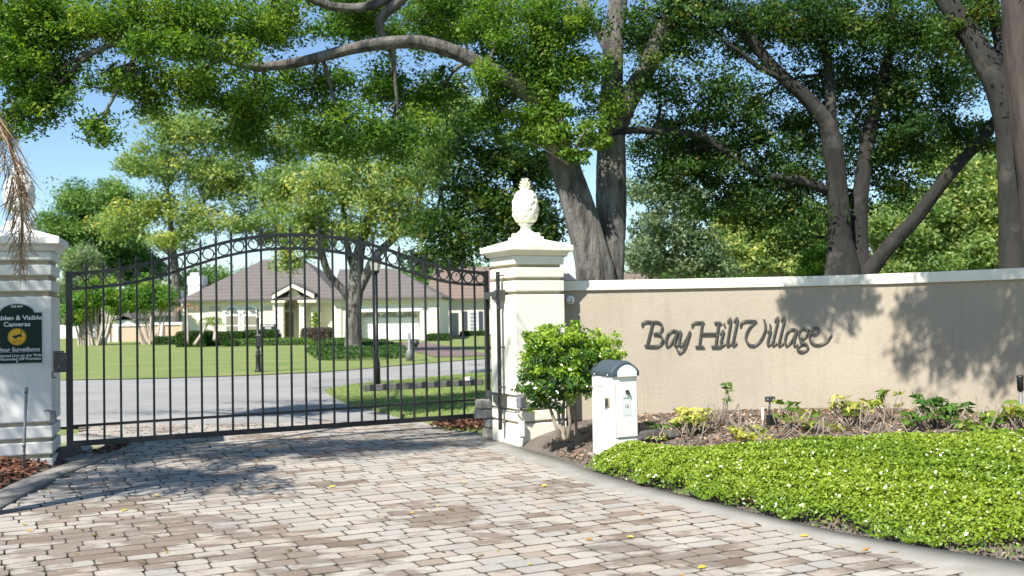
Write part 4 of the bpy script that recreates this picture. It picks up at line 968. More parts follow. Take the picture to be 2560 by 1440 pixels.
# bed spotlight
b = U(1924, 1050, 10.3); b.z = .30; q = U(1925, 998, 10.3)
t_ = thing('garden_spotlight', b, 'small dark spotlight on a stake pointing at the wall', 'spotlight')
m = MB(); m.box(q, (.10, .05, .055), .2, ); hd = m.obj('lamp_head', darkmetal, t_, bevel=.01)
m = MB(); m.tube([q - Vector((0, 0, .02)), q + Vector((-.01, 0, -.10)), b], .010, 7); m.obj('stake', darkmetal, t_, True)
m = MB(); m.box(b + Vector((.03, .03, .05)), (.11, .05, .12), .5); m.obj('ballast', black, t_, bevel=.006)
for k in (-1, 1):
    m = MB(); m.sphere(q + Vector((.03 * k, -.03, 0)), .007, 6, 4); sub(hd, m, 'bolt', alu)
b = U(1907, 1045, 10.0); m = MB(); m.tube([b - Vector((0, 0, .1)), b + Vector((0, 0, .10))], .012, 8); single(m, 'marker_stake', whitepvc, 'short white plastic pipe sticking up beside the bed spotlight', 'stake', org=tuple(b), smooth=True)
b = U(1771, 1035, 10.1); m = MB(); m.tube([b - Vector((0, 0, .1)), b + Vector((0, 0, .10))], .010, 8); single(m, 'sprinkler_pipe', graypvc, 'small grey sprinkler pipe behind the yellow plant', 'sprinkler', org=tuple(b), smooth=True)
# black path light at the right edge
b = U(2553, 1040, 8.9); t_ = thing('path_light', (b.x, b.y, .35), 'black cylindrical path light at the right edge before the wall', 'path light')
m = MB(); m.tube([(b.x, b.y, .2), (b.x, b.y, U(2553, 975, 8.9).z)], .016, 10); m.obj('pole', graypvc, t_, True)
z0_, z1_ = U(2553, 977, 8.9).z, U(2553, 938, 8.9).z; m = MB(); m.lathe([(.026, z0_), (.028, z1_ - .03), (.030, z1_ - .02), (.030, z1_ - .005), (.018, z1_)], (b.x, b.y, 0), 14); m.obj('lamp_head', black, t_, True)
# fallen log/edge by pedestal
a, b = U(1590, 1095, 9.9), U(1700, 1088, 10.0); m = MB(); m.tube([a, (a + b) / 2 + Vector((0, 0, .02)), b], [.05, .06, .03], 9, .1, 4); single(m, 'fallen_log', bark, 'short weathered log on the mulch right of the white pedestal', 'log', org=tuple(a), smooth=True)

# ================================================================== FALLEN LEAVES ON THE PAVERS
lf_px = [(52, 1258), (122, 1225), (218, 1222), (270, 1228), (310, 1277), (560, 1260), (390, 1240), (60, 1312), (75, 1328), (205, 1325), (238, 1341), (305, 1300), (280, 1337), (190, 1385), (415, 1382), (355, 1408), (388, 1341), (692, 1322), (722, 1378), (945, 1290), (1030, 1283), (1130, 1277), (1220, 1224), (1160, 1208), (1095, 1265), (780, 1212), (830, 1218), (1360, 1215), (1308, 1228), (1345, 1228), (1455, 1190), (1605, 1287), (1695, 1301), (1418, 1333), (1472, 1350), (1575, 1343), (1325, 1411), (1105, 1379), (1200, 1390), (1245, 1378), (1895, 1313), (2010, 1341), (2165, 1375), (2103, 1366), (1685, 1418), (1705, 1440), (1755, 1420), (1462, 1188), (1580, 1230), (1178, 1143), (950, 1091), (1290, 1150), (960, 1150), (640, 1150), (700, 1235), (2232, 1383), (2455, 1410), (1590, 1208)]
fmesh = []
for k in range(6):
    me = bpy.data.meshes.new('fallen_leaf'); c_ = rnd.uniform(.006, .014)
    me.from_pydata([(-.035, 0, .002), (-.01, -.013, .004), (.018, -.011, .006), (.036, 0, .003 + c_ * .5), (.018, .012, .005 + c_), (-.012, .013, .003 + c_)], [], [(0, 1, 2, 3), (0, 3, 4, 5)])
    a = me.attributes.new('tint', 'FLOAT', 'POINT'); tv = [.1, .4, .62, .75, .9, .8][k]
    a.data.foreach_set('value', [tv] * 6); me.materials.append(leaf_fallen); fmesh.append(me)
for i, (px, py) in enumerate(lf_px):
    p = GP(px, py, .004); o = bpy.data.objects.new('fallen_leaf', fmesh[rnd.randrange(6)]); COL.objects.link(o); o.location = p; o.rotation_euler = (rnd.uniform(-.2, .2), rnd.uniform(-.2, .2), rnd.uniform(0, 6)); s_ = rnd.uniform(.55, 1.15); o.scale = (s_, s_, s_)
    props(o, 'small fallen leaf lying on the pavers or the concrete band', 'leaf', 'fallen leaves scattered over the driveway')

# ================================================================== HOUSES
def hb(m, px0, py0, px1, py1, D, dep=.2, off=0.):
    a, b_ = U(px0, (py0 + py1) / 2, D - off), U(px1, (py0 + py1) / 2, D - off); zt = U((px0 + px1) / 2, py0, D - off).z; zb = U((px0 + px1) / 2, py1, D - off).z
    m.box(((a.x + b_.x) / 2, D - off + dep / 2, (zt + zb) / 2), (b_.x - a.x, dep, zt - zb)); return m
X = lambda px, D, py=800: U(px, py, D).x
Z = lambda py, D, px=700: U(px, py, D).z
HD = 70.0
h1 = thing('cream_house', (X(700, HD), HD, -.25), 'cream stucco bungalow with brown hip roof, arched windows and a double garage beyond the lawn', 'house')
zE = Z(748, HD); zG = -.45
m = MB(); m.box(((X(455, HD) + X(690, HD)) / 2, HD + 5, (zE + zG) / 2), (X(690, HD) - X(455, HD), 10, zE - zG))
m.box(((X(748, HD) + X(845, HD)) / 2, HD + 5.6, (zE + zG) / 2), (X(845, HD) - X(748, HD), 10, zE - zG)); m.obj('wall', house_w, h1)
GDp = 66.0; zE2 = Z(745, GDp, 980)
m = MB(); m.box(((X(836, GDp) + X(902, GDp)) / 2, GDp + 5, (zE2 + zG) / 2), (X(902, GDp) - X(836, GDp), 10, zE2 - zG)); m.box(((X(1052, GDp) + X(1098, GDp)) / 2, GDp + 5, (zE2 + zG) / 2), (X(1098, GDp) - X(1052, GDp), 10, zE2 - zG))
zt_g = Z(778, GDp, 975); m.box(((X(902, GDp) + X(1052, GDp)) / 2, GDp + 5, (zE2 + zt_g) / 2), (X(1052, GDp) - X(902, GDp), 10, zE2 - zt_g)); m.box(((X(902, GDp) + X(1052, GDp)) / 2, GDp + 6.5, (zt_g + zG) / 2), (X(1052, GDp) - X(902, GDp), 11.6, zt_g - zG - .01)); m.obj('wall', house_w, h1)
# entry recess
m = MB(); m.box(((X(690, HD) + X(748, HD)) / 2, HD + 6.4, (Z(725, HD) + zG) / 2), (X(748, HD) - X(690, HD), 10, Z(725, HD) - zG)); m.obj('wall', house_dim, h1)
for x0, x1 in ((682, 708), (748, 764)):
    for k in range(6): m = MB(); hb(m, x0, 752 + k * 15.6, x1, 752 + k * 15.6 + 14.4, HD, .5, .35); m.obj('quoin', house_w, h1)
for x0, x1 in ((836, 853), (1072, 1098)):
    for k in range(6): m = MB(); hb(m, x0, 752 + k * 16, x1, 752 + k * 16 + 14.6, GDp, .3, .12); m.obj('quoin', house_w, h1)
m = MB(); hb(m, 455, 748, 690, 757, HD, .35, .3); hb(m, 764, 748, 836, 757, HD, .35, .3); m.obj('eaves_trim', house_w, h1); m = MB(); hb(m, 832, 745, 1102, 756, GDp, .35, .3); m.obj('eaves_trim', house_w, h1)
for x0, x1 in ((524, 552), (660, 682), (778, 802), (857, 882)):
    m = MB(); hb(m, x0, 766, x1, 846, HD if x0 < 830 else GDp, .06, .05); m.obj('wall_panel', house_p, h1)
for xc in (580, 625):
    wn_ = MB(); hb(wn_, xc - 20, 783, xc + 20, 832, HD, .1, .08); 
    a = []
    cxw, zbw = X(xc, HD), Z(783, HD); rw = X(xc + 19, HD) - cxw
    wn_.rings([[(cxw + (rw + .12) * math.cos(math.pi * k / 12), HD - .085, zbw + (rw + .12) * math.sin(math.pi * k / 12)) for k in range(13)], [(cxw + (rw + .12) * math.cos(math.pi * k / 12), HD - .01, zbw + (rw + .12) * math.sin(math.pi * k / 12)) for k in range(13)]])
    wo = wn_.obj('window', white, h1)
    g = MB(); hb(g, xc - 15, 790, xc + 15, 812, HD, .03, .10); sub(wo, g, 'pane', simple('blind_pane_%d' % xc, (.20, .185, .13))); g = MB(); hb(g, xc - 15, 815, xc + 15, 832, HD, .03, .10); sub(wo, g, 'pane', MATS['blind_pane_%d' % xc])
    for k in range(6):
        a0, a1 = math.pi * (k + .14) / 6, math.pi * (k + .86) / 6; g = MB(); am_ = (a0 + a1) / 2
        pl2 = [(rw * .22 * math.cos(am_), rw * .22 * math.sin(am_)), (rw * .85 * math.cos(a0), rw * .85 * math.sin(a0)), (rw * .9 * math.cos(am_), rw * .9 * math.sin(am_)), (rw * .85 * math.cos(a1), rw * .85 * math.sin(a1))]
        g.rings([[(cxw + u, HD - .13, zbw + v_) for u, v_ in pl2], [(cxw + u, HD - .10, zbw + v_) for u, v_ in pl2]]); sub(wo, g, 'fan_pane', glass)
# door
m = MB(); DD = HD + 1.4; hb(m, 709, 776, 738, 842, HD + 1.4, .1, .06); m.obj('door_frame', house_w, h1); m = MB(); hb(m, 713, 781, 734, 841, HD + 1.4, .06, .10); dr = m.obj('door', doorm, h1)
for y0, y1 in ((785, 806), (810, 822), (826, 838)):
    g = MB(); hb(g, 718, y0, 730, y1, HD + 1.4, .03, .115); sub(dr, g, 'door_panel', simple('door_screen_%d' % y0, (.24, .20, .13)))
cxd, zbd, rwd = X(723, HD + 1.3), Z(774, HD + 1.3), .42
for k in range(5):
    a0, a1 = math.pi * (k + .15) / 5, math.pi * (k + .85) / 5; g = MB(); pl2 = [(.1 * math.cos((a0 + a1) / 2), .1 * math.sin((a0 + a1) / 2)), (rwd * math.cos(a0), rwd * math.sin(a0)), (rwd * math.cos(a1), rwd * math.sin(a1))]
    g.rings([[(cxd + u, HD + 1.33, zbd + v_) for u, v_ in pl2], [(cxd + u, HD + 1.37, zbd + v_) for u, v_ in pl2]]); g.obj('fan_pane', glass, h1)
# portico gable
ap = (X(733, HD - .6), Z(720, HD)); m = MB(); xl_, xr_, ze_ = X(682, HD - .6), X(786, HD - .6), Z(748, HD)
def slab(m, x0, z0, x1, z1, y0, y1, th):
    m.rings([[(x0, y0, z0), (x1, y0, z1), (x1, y0, z1 + th), (x0, y0, z0 + th)], [(x0, y1, z0), (x1, y1, z1), (x1, y1, z1 + th), (x0, y1, z0 + th)]])
slab(m, xl_, ze_, ap[0], ap[1], HD - .7, HD + 2.5, .28); slab(m, ap[0], ap[1], xr_, ze_, HD - .7, HD + 2.5, .28); m.obj('gable_trim', house_w, h1)
m = MB(); slab(m, xl_ - .1, ze_ + .29, ap[0], ap[1] + .29, HD - .75, HD + 4, .08); slab(m, ap[0], ap[1] + .29, xr_ + .1, ze_ + .29, HD - .75, HD + 4, .08); m.obj('gable_roof', roof, h1)
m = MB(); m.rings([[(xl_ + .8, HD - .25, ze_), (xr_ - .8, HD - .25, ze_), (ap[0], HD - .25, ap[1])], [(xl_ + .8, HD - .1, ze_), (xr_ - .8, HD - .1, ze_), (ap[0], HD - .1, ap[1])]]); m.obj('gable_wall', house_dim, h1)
m = MB(); hb(m, 678, 748, 712, 756, HD, .7, .6); hb(m, 744, 748, 790, 756, HD, .7, .6); m.obj('gable_trim', house_w, h1)
# roofs: hip bodies
def hip(m, x0, x1, y0, y1, ze, xr0, xr1, yr, zr):
    m.add([(x0, y0, ze), (x1, y0, ze), (x1, y1, ze), (x0, y1, ze), (xr0, yr, zr), (xr1, yr, zr), (x0, y0, ze - .12), (x1, y0, ze - .12), (x1, y1, ze - .12), (x0, y1, ze - .12)], [(0, 1, 5, 4), (1, 2, 5), (2, 3, 4, 5), (3, 0, 4), (0, 6, 7, 1), (1, 7, 8, 2), (2, 8, 9, 3), (3, 9, 6, 0), (6, 9, 8, 7)])
RY = HD + 7
m = MB(); hip(m, X(448, HD - .5), X(850, HD - .5), HD - .6, HD + 15, zE + .03, X(660, RY), X(760, RY), RY, Z(648, RY)); m.obj('roof', roof, h1)
m = MB(); hip(m, X(828, GDp - .5), X(1106, GDp - .5), GDp - .6, GDp + 13, zE2 + .05, X(850, GDp + 6), X(985, GDp + 6), GDp + 6, Z(672, GDp + 6, 900)); m.obj('roof', roof, h1)
m = MB(); yc = HD + 2.5; hb(m, 470, 690, 503, 760, yc, 1.2); hb(m, 468, 692, 505, 712, yc, 1.3, .05); ch_ = m.obj('chimney', white, h1); g = MB(); hb(g, 475, 681, 497, 690, yc, .6); sub(ch_, g, 'chimney_cap', simple('chimney_metal', (.5, .52, .54), rough=.5))
m = MB(); hb(m, 503, 748, 512, 752, HD, .05, .32); m.obj('downpipe', white, h1)
# garage door
m = MB(); gy = GDp + .55; hb(m, 905, 780, 1047, 850, GDp + .55, .1); gd = m.obj('garage_door', simple('garage_door_white', (.80, .79, .75), (.77, .76, .72), 1), h1)
for r_ in range(4):
    for c_ in range(2):
        x0 = 908 + c_ * 70; g = MB(); hb(g, x0, 796 + r_ * 13.2, x0 + 67, 796 + r_ * 13.2 + 11.8, GDp + .55, .03, .035); sub(gd, g, 'door_panel', MATS['garage_door_white'])
for xc in (930, 975, 1022):
    cxw, zbw = X(xc, GDp + .50), Z(794, GDp + .50, xc)
    for k in range(5):
        a0, a1 = math.pi * (k + .12) / 5, math.pi * (k + .88) / 5; g = MB(); pl2 = [(.12 * math.cos(a0), .05), (.58 * math.cos(a0), .36 * math.sin(a0)), (.58 * math.cos(a1), .36 * math.sin(a1)), (.12 * math.cos(a1), .05)]
        g.rings([[(cxw + u, GDp + .49, zbw + v_) for u, v_ in pl2], [(cxw + u, GDp + .53, zbw + v_) for u, v_ in pl2]]); sub(gd, g, 'fan_pane', glass)
m = MB(); hb(m, 898, 768, 1056, 779, GDp, .3, .1); hb(m, 896, 776, 903, 850, GDp, .2, .06); hb(m, 1050, 776, 1060, 850, GDp, .2, .06); m.obj('garage_trim', white, h1)
m = MB(); 
dr_px = [(905, 853), (1062, 851), (1090, 862), (1225, 896), (1090, 903), (1080, 897), (1040, 880), (950, 862)]
pp_ = [GP(x, y, -.2) for x, y in dr_px]; V = [(p.x, p.y, gz(p.x, p.y) + .018) for p in pp_]
m = MB()
left_e = [(903, 853), (930, 858), (975, 868), (1025, 878), (1062, 890), (1083, 901)]; right_e = [(1064, 852), (1092, 858), (1125, 866), (1165, 876), (1205, 888), (1240, 897)]
LL = [GP(x, y, -.16) for x, y in left_e]; RR = [GP(x, y, -.16) for x, y in right_e]; V = []
for a, b_ in zip(LL, RR):
    for k in range(5): q = a.lerp(b_, k / 4); V.append((q.x, q.y, gz(q.x, q.y) + .02))
m.add(V, [(i * 5 + k, i * 5 + k + 1, i * 5 + k + 6, i * 5 + k + 5) for i in range(5) for k in range(4)])
props(m.obj('house_driveway', simple('brick_drive', (.17, .12, .105), (.12, .085, .075), 3, .9, .5, 12, c3=(.22, .16, .14), s3=5), None, True), 'dark red-brown brick driveway of the cream house', None, None, 'structure')

# right neighbour
h2 = thing('tile_roof_house', (X(1160, 84), 84, -.25), 'neighbouring house with pale tan tile roof and dark shutters, right of the garage', 'house')
D2 = 84
m = MB(); z2 = Z(746, D2, 1160); m.box(((X(1085, D2) + X(1420, D2)) / 2, D2 + 6, (z2 - .45) / 2), (X(1420, D2) - X(1085, D2), 12, z2 + .45)); m.obj('wall', simple('neighbour_stucco', (.62, .58, .47), (.58, .54, .44), 1), h2)
m = MB(); hip(m, X(1060, D2), X(1440, D2), D2 - .7, D2 + 14, z2 + .02, X(1090, D2 + 6.5), X(1390, D2 + 6.5), D2 + 6.5, Z(668, D2 + 6.5, 1160)); m.obj('roof', roof_t, h2)
for x0, x1 in ((1171, 1196),):
    m = MB(); hb(m, x0, 778, x1, 826, D2, .1, .08); wo = m.obj('window', white, h2)
    for k in range(5): g = MB(); hb(g, x0 + 4, 781 + k * 9, x1 - 4, 788 + k * 9, D2, .03, .1); sub(wo, g, 'pane', simple('shutter_pane_%d' % k, (.20, .24, .24)))
for x0, x1 in ((1158, 1168), (1197, 1207)):
    m = MB(); hb(m, x0, 778, x1, 824, D2, .08, .08); m.obj('shutter', simple('shutter_navy_%d' % x0, (.03, .04, .06)), h2)
m = MB(); hb(m, 1098, 772, 1120, 788, D2, .1, .1); m.obj('window', white, h2)
m = MB(); hb(m, 1080, 746, 1440, 752, D2, .3, .3); m.obj('eaves_trim', white, h2)
m = MB(); hb(m, 1126, 782, 1146, 845, 78, .7); single(m, 'garden_pier', house_p, 'tall cream garden pier between the two houses', 'pier', org=(X(1136, 78), 78, -.25))
gt = thing('iron_garden_gate', (X(1110, 80), 80, -.25), 'white scrolled garden gate left of the cream pier', 'gate')
for k in range(8):
    m = MB(); hb(m, 1098 + k * 3.4, 786, 1099.2 + k * 3.4, 815, 80, .05); m.obj('bar', white, gt)
m = MB(); hb(m, 1096, 784, 1126, 787, 80, .06); m.obj('rail', white, gt)
# left neighbour
D3 = 92
h3 = thing('grey_roof_house', (X(420, D3), D3, -.25), 'low house with brown-grey roof and white chimney, left behind the garden wall', 'house')
m = MB(); z3 = Z(787, D3, 420); m.box(((X(380, D3) + X(470, D3)) / 2, D3 + 5, (z3 - .5) / 2), (X(470, D3) - X(380, D3), 9, z3 + .5)); m.obj('wall', simple('grey_blue_wall', (.20, .24, .27), (.16, .20, .23), 1), h3)
m = MB(); hip(m, X(372, D3), X(520, D3), D3 - .6, D3 + 12, z3 + .02, X(440, D3 + 6), X(500, D3 + 6), D3 + 6, Z(738, D3 + 6, 420)); m.obj('roof', roof, h3)
m = MB(); hb(m, 425, 726, 451, 745, D3 + 4, 1); m.obj('chimney', white, h3)
m = MB(); hb(m, 385, 787, 470, 790, D3, .2, .4); m.obj('fascia', white, h3)
# gatehouse-like white gable behind the wall
h5 = thing('white_gable_house', (X(300, 110), 110, -.25), 'sliver of a white gabled house seen through the crepe myrtles', 'house')
m = MB(); hb(m, 288, 800, 345, 830, 110, 4); m.obj('wall', white, h5); m = MB(); a0 = (X(285, 110), Z(803, 110, 300)); a1 = (X(312, 110), Z(789, 110, 300)); a2 = (X(348, 110), Z(803, 110, 300))
slab(m, *a0, *a1, 109.5, 114, .25); slab(m, *a1, *a2, 109.5, 114, .25); m.obj('roof', roof, h5)
# house roofs behind the beige wall
for (xa, xb, xr0, xr1, ye, yr_, D, lab, rm) in ((1375, 1442, 1395, 1425, 700, 684, 46, 'dark roof end peeking over the white wall cap beside the pillar', roof_d), (1545, 1650, 1575, 1620, 702, 678, 70, 'pale roof of a distant house right of the big oak trunk', roof_t), (1905, 2010, 1930, 1990, 694, 684, 60, 'dark low roof line just above the wall cap at mid wall', roof_d)):
    hh = thing('distant_house', (X(xa, D), D, -.25), lab, 'house')
    ze = Z(ye, D, xa); m = MB(); m.box(((X(xa, D) + X(xb, D)) / 2, D + 4, ze / 2 - .2), (X(xb, D) - X(xa, D) - .6, 7, ze + .3)); m.obj('wall', white, hh)
    m = MB(); hip(m, X(xa, D), X(xb, D), D, D + 8, ze, X(xr0, D + 4), X(xr1, D + 4), D + 4, Z(yr_, D + 4, xa)); m.obj('roof', rm, hh)

# garden wall with piers on the left
D4 = 78
fw = thing('garden_wall', (X(370, D4), D4, -.25), 'tan garden wall with white coping and piers left of the cream house', 'wall')
m = MB(); hb(m, 262, 812, 470, 862, D4, .25); m.obj('wall_body', tanwall, fw); m = MB(); hb(m, 380, 806, 472, 812, D4, .45, .1); hb(m, 262, 812, 380, 815, D4, .4, .1); m.obj('coping', white, fw)
for x0 in (262, 283, 396, 452):
    m = MB(); hb(m, x0, 810, x0 + 12, 862, D4, .5, .15); m.obj('pier', white if x0 < 452 else tanwall, fw)
m = MB(); hb(m, 120, 812, 262, 848, 96, .3); single(m, 'white_fence', simple('pale_fence', (.66, .66, .64)), 'long pale fence at the far left behind the myrtles', 'fence', org=(X(190, 96), 96, -.25))

# hedges
def hedge(name, px0, py0, px1, py1, D, dep, n, mat, label, leaf=.11, rnd_=.3, cat='hedge', group=None):
    a, b_ = U(px0, (py0 + py1) / 2, D), U(px1, (py0 + py1) / 2, D); z1 = U((px0 + px1) / 2, py0, D).z; z0 = gz(0, D) - .1
    cx, cz, hx, hz = (a.x + b_.x) / 2, (z0 + z1) / 2, (b_.x - a.x) / 2, (z1 - z0) / 2; base = (cx, D, z0 + .1); t_ = thing(name, base, label, cat, group)
    q = RG.uniform(-1, 1, (n, 3)); f = RG.integers(0, 3, n); 
    sgn = np.sign(RG.uniform(-1, 1, n)); sgn[(f == 1)] = -1; sgn[(f == 2)] = 1
    q[np.arange(n), f] = sgn * RG.uniform(.86, 1.03, n); q[:, :2] *= (1 - .12 * np.maximum(q[:, 2:3], 0) ** 4)
    P = np.array([cx, D + dep / 2, cz]) + q * np.array([hx, dep / 2, hz])
    m = MB(); m.box((cx, D + dep / 2, cz), (hx * 1.75, dep * .8, hz * 1.8)); m.obj('stems', bark_dark, t_)  # dark inner box added for the shaded depth behind the leaves, not stems
    leaves('foliage', P, leaf, .45 + RG.normal(0, .2, n), mat, t_, base, .3, .6); return t_
hedge('clipped_hedge', 437, 829, 512, 860, 60, 2.0, 5000, leaf_hedge, 'rounded dark clipped hedge end at the left of the house front')
hedge('clipped_hedge', 512, 830, 604, 858, 62, 1.6, 5000, leaf_hedge, 'clipped hedge below the left house window')
hedge('clipped_hedge', 604, 826, 690, 850, 64, 1.6, 5000, leaf_hedge, 'speckled green hedge between the arched windows and the entry')
hedge('low_border', 560, 848, 770, 860, 60, 1.5, 4500, leaf_myrtle, 'low bright green border in front of the house hedges', .08, cat='border')
hedge('brown_hedge', 750, 820, 822, 853, 62, 1.6, 5000, leaf_brown, 'purple-brown clipped hedge right of the house door')
hedge('clipped_hedge', 380, 842, 432, 856, 66, 1.2, 1500, leaf_hedge, 'small low hedge at the foot of the garden wall')
hedge('clipped_hedge', 1066, 835, 1125, 852, 64, 1.2, 2500, leaf_hedge, 'dark low hedge right of the garage')
hedge('clipped_hedge', 1150, 828, 1215, 842, 76, 1.2, 2500, leaf_hedge, 'hedge under the shuttered window of the neighbouring house')
m_ = thing('columnar_shrub', (X(788, 67), 67, -.25), 'tall rounded green topiary against the cream wall beside the door', 'topiary')
P, T, _ = clumps([B(789, 800, 12, 26, 67, .5, 70, .14, 60, .25)]); leaves('foliage', P, .08, T, leaf_myrtle, m_, m_.location, .3)
m = MB(); m.tube([(X(788, 67), 67, -.3), (X(788, 67), 67, Z(790, 67))], .1, 8); m.obj('trunk', bark, m_)
# island bed under the lawn tree
P0 = [GP(x, y, -.1) for x, y in ((765, 888), (800, 862), (870, 856), (960, 862), (1015, 880), (1010, 900), (940, 905), (850, 908), (790, 905))]
poly = [(p.x, p.y) for p in P0]; P = scatter(poly, 46000, lambda P: -.08 + .12 * np.sin(P[:, 0] * 2.1) * np.sin(P[:, 1] * 1.3) * .5 + .1, 0, .16)
props(leaves('tree_island_plants', P, .12, RG.uniform(0, .8, len(P)), leaf_hedge, None, (P0[0].x, 40, 0), .5, .5), 'dark green ground plants round the foot of the lawn tree', 'ground cover', None, 'stuff')

# ------------------------------------------------------------------ street sign, lamp post, mailbox post
b = GP(646, 931, -.02); D = b.y; t_ = thing('street_sign', b, 'black ornamental street sign post with a name blade on the lawn edge', 'street sign')
m = MB(); zt = U(644, 796, D).z
m.lathe([(.11, b.z), (.10, b.z + .05), (.075, b.z + .1), (.065, b.z + .42), (.09, b.z + .45), (.05, b.z + .50), (.07, b.z + .56), (.045, b.z + .6), (.04, zt)], (b.x, b.y, 0), 12); m.lathe([(.055, zt), (.02, zt + .02), (.02, zt + .18), (.035, zt + .21), (.0, zt + .26)], (b.x, b.y, 0), 10); m.obj('post', black, t_, True)
xs0, xs1 = U(651, 812, D).x, U(692, 812, D).x; z0_, z1_ = U(670, 824, D).z, U(670, 810, D).z
m = MB(); m.box(((xs0 + xs1) / 2, D - .02, (z0_ + z1_) / 2), (xs1 - xs0, .03, z1_ - z0_)); bl_ = m.obj('name_blade', black, t_, bevel=.005)
text('BRASSARD', wht, t_, ((xs0 + xs1) / 2, D - .042, z1_ - .045), Vector((1, 0, 0)), .075, bold=.001, sx=.9); text('PARK', wht, t_, ((xs0 + xs1) / 2, D - .042, z0_ + .04), Vector((1, 0, 0)), .075, bold=.001)
m = MB(); m.box((b.x + .03, D - .03, U(646, 852, D).z), (.16, .12, .34)); m.obj('box', black, t_, bevel=.02)
b = GP(943, 971, .03); D = b.y; t_ = thing('lamp_post', b, 'black lamp post with a frosted lantern at the tip of the grass strip', 'lamp post')
zt = U(944, 678, D).z; m = MB(); m.lathe([(.07, b.z), (.065, b.z + .5), (.042, b.z + .6), (.038, zt)], (b.x, b.y, 0), 14); m.obj('pole', black, t_, True)
zc1, zc2 = U(944, 652, D).z, U(944, 640, D).z
m = MB(); m.lathe([(.05, zt), (.085, zt + .02), (.125, zc1)], (b.x, b.y, 0), 6); m.obj('lantern_glass', simple('frosted_glass', (.62, .60, .52), rough=.4), t_)
m = MB(); m.lathe([(.14, zc1), (.145, zc1 + .02), (.06, zc2 + .05), (.02, zc2 + .10), (.02, zc2 + .13), (.0, zc2 + .17)], (b.x, b.y, 0), 8); m.obj('lantern_cap', simple('lantern_navy', (.03, .035, .06)), t_)
m = MB(); m.lathe([(.055, zt - .04), (.09, zt - .01), (.05, zt + .01)], (b.x, b.y, 0), 8); m.obj('collar', black, t_)
b = GP(1024, 903, -.05); D = b.y; t_ = thing('mailbox', b, 'dark mailbox on an ornamental post beside the brick driveway', 'mailbox')
m = MB(); m.lathe([(.12, b.z), (.10, b.z + .35), (.06, b.z + .4), (.05, U(1024, 835, D).z), (.0, U(1024, 830, D).z)], (b.x, b.y, 0), 10); m.obj('post', graypvc, t_, True)
q = U(1040, 856, D); m = MB(); m.tube([(q.x - .12, D + .25, q.z), (q.x + .02, D - .25, q.z)], .11, 10); m.obj('box', darkmetal, t_, True)
m = MB(); m.box(((b.x + q.x) / 2, D, q.z - .13), (abs(q.x - b.x) + .1, .06, .05)); m.obj('arm', darkmetal, t_)

# small palms before the house
for (bx, by, tx, ty, lab) in ((468, 858, 466, 768, 'slim palm with a bleached drooping crown at the left house corner'), (486, 862, 524, 800, 'leaning small palm in front of the hedge'), (536, 850, 536, 812, 'tiny palm under the left arched window')):
    a = U(bx, by, 58); c_ = U(tx, ty, 59); t_ = thing('small_palm', a, lab, 'palm'); m = MB(); m.tube([a, (a + c_) / 2 + Vector((.03, 0, 0)), c_], [.10, .08, .07], 8, .05, 3); m.obj('trunk', bark_pale, t_, True)
    LP = []; LD = []
    for k in range(13):
        th = rnd.uniform(0, 6.28); d = Vector((math.cos(th), math.sin(th) * .5, rnd.uniform(.1, .9))).normalized()
        for j in range(12):
            s_ = j / 11; p = c_ + d * s_ * .85 + Vector((0, 0, -.55 * s_ * s_)); LP += [tuple(p)] * 2; LD += [(rnd.uniform(-1, 1), 0, -.9)] * 2
    leaves('fronds', np.array(LP), .30, RG.uniform(.2, .9, len(LP)), leaf_dead if bx < 480 else leaf_light, t_, a, .1, .10, axis=np.array(LD), jit=.3)

# ================================================================== DEAD PALM FROND, OFF-FRAME PALM
pb_ = Vector((-4.75, 6.9, 0))
palm = thing('palm_tree', pb_, 'palm just outside the left edge, its dead brown frond hanging before the pillar', 'palm')
m = MB(); m.tube([pb_, pb_ + Vector((.05, 0, 1.6)), pb_ + Vector((.1, .05, 3.4))], [.14, .11, .10], 10, .06, 5); m.obj('trunk', bark_pale, palm, True)
fr_px = [(-120, 210), (-40, 245), (10, 320), (38, 410), (52, 500), (56, 580), (52, 645)]
fp = [pb_ + Vector((.1, .05, 3.4))] + [U(x, y, 7.6 + i * .05) for i, (x, y) in enumerate(fr_px)]
fpp = smooth_path(fp, 10); m = MB(); m.tube(fpp, [.022 - .0002 * i for i in range(len(fpp))], 6); rc_ = m.obj('dead_frond_stem', simple('dry_stem', (.40, .28, .19), (.30, .20, .13), 20, .8), palm, True)
LP = []; LD = []; LN = []
for i in range(12, len(fpp)):
    for k in range(9):
        p = fpp[i]; s_ = (i - 12) / (len(fpp) - 12); L = rnd.uniform(.25, .50) * (1.15 - .55 * s_); sd = rnd.choice((-1, 1)) * rnd.uniform(.08, .62) * (1 if s_ < .9 else .5)
        d = Vector((sd, rnd.uniform(-.2, .2), -1)).normalized(); LP.append(tuple(p + d * L * .5)); LD.append(tuple(d)); LN.append(L)
LP = np.array(LP)
leaves('dead_leaflets', LP, np.array(LN), RG.uniform(0, 1, len(LP)), leaf_dead, palm, pb_, .1, .024, axis=np.array(LD), jit=.04)
top = pb_ + Vector((.1, .05, 3.45)); LP = []; LD = []; fm = MB()
for k in range(14):
    th = rnd.uniform(math.pi * .45, math.pi * 1.75); d = Vector((math.cos(th), math.sin(th) * .8, .9)).normalized(); path = [top + d * s_ * 1.9 + Vector((0, 0, -1.1 * s_ * s_)) for s_ in np.linspace(0, 1, 12)]
    fm.tube(path, .012, 4)
    for p in path[2:]:
        for j in range(10): LP.append(tuple(p + Vector((rnd.uniform(-.1, .1), rnd.uniform(-.1, .1), rnd.uniform(-.25, 0))))); LD.append((rnd.uniform(-.6, .6), rnd.uniform(-.6, .6), -.6))
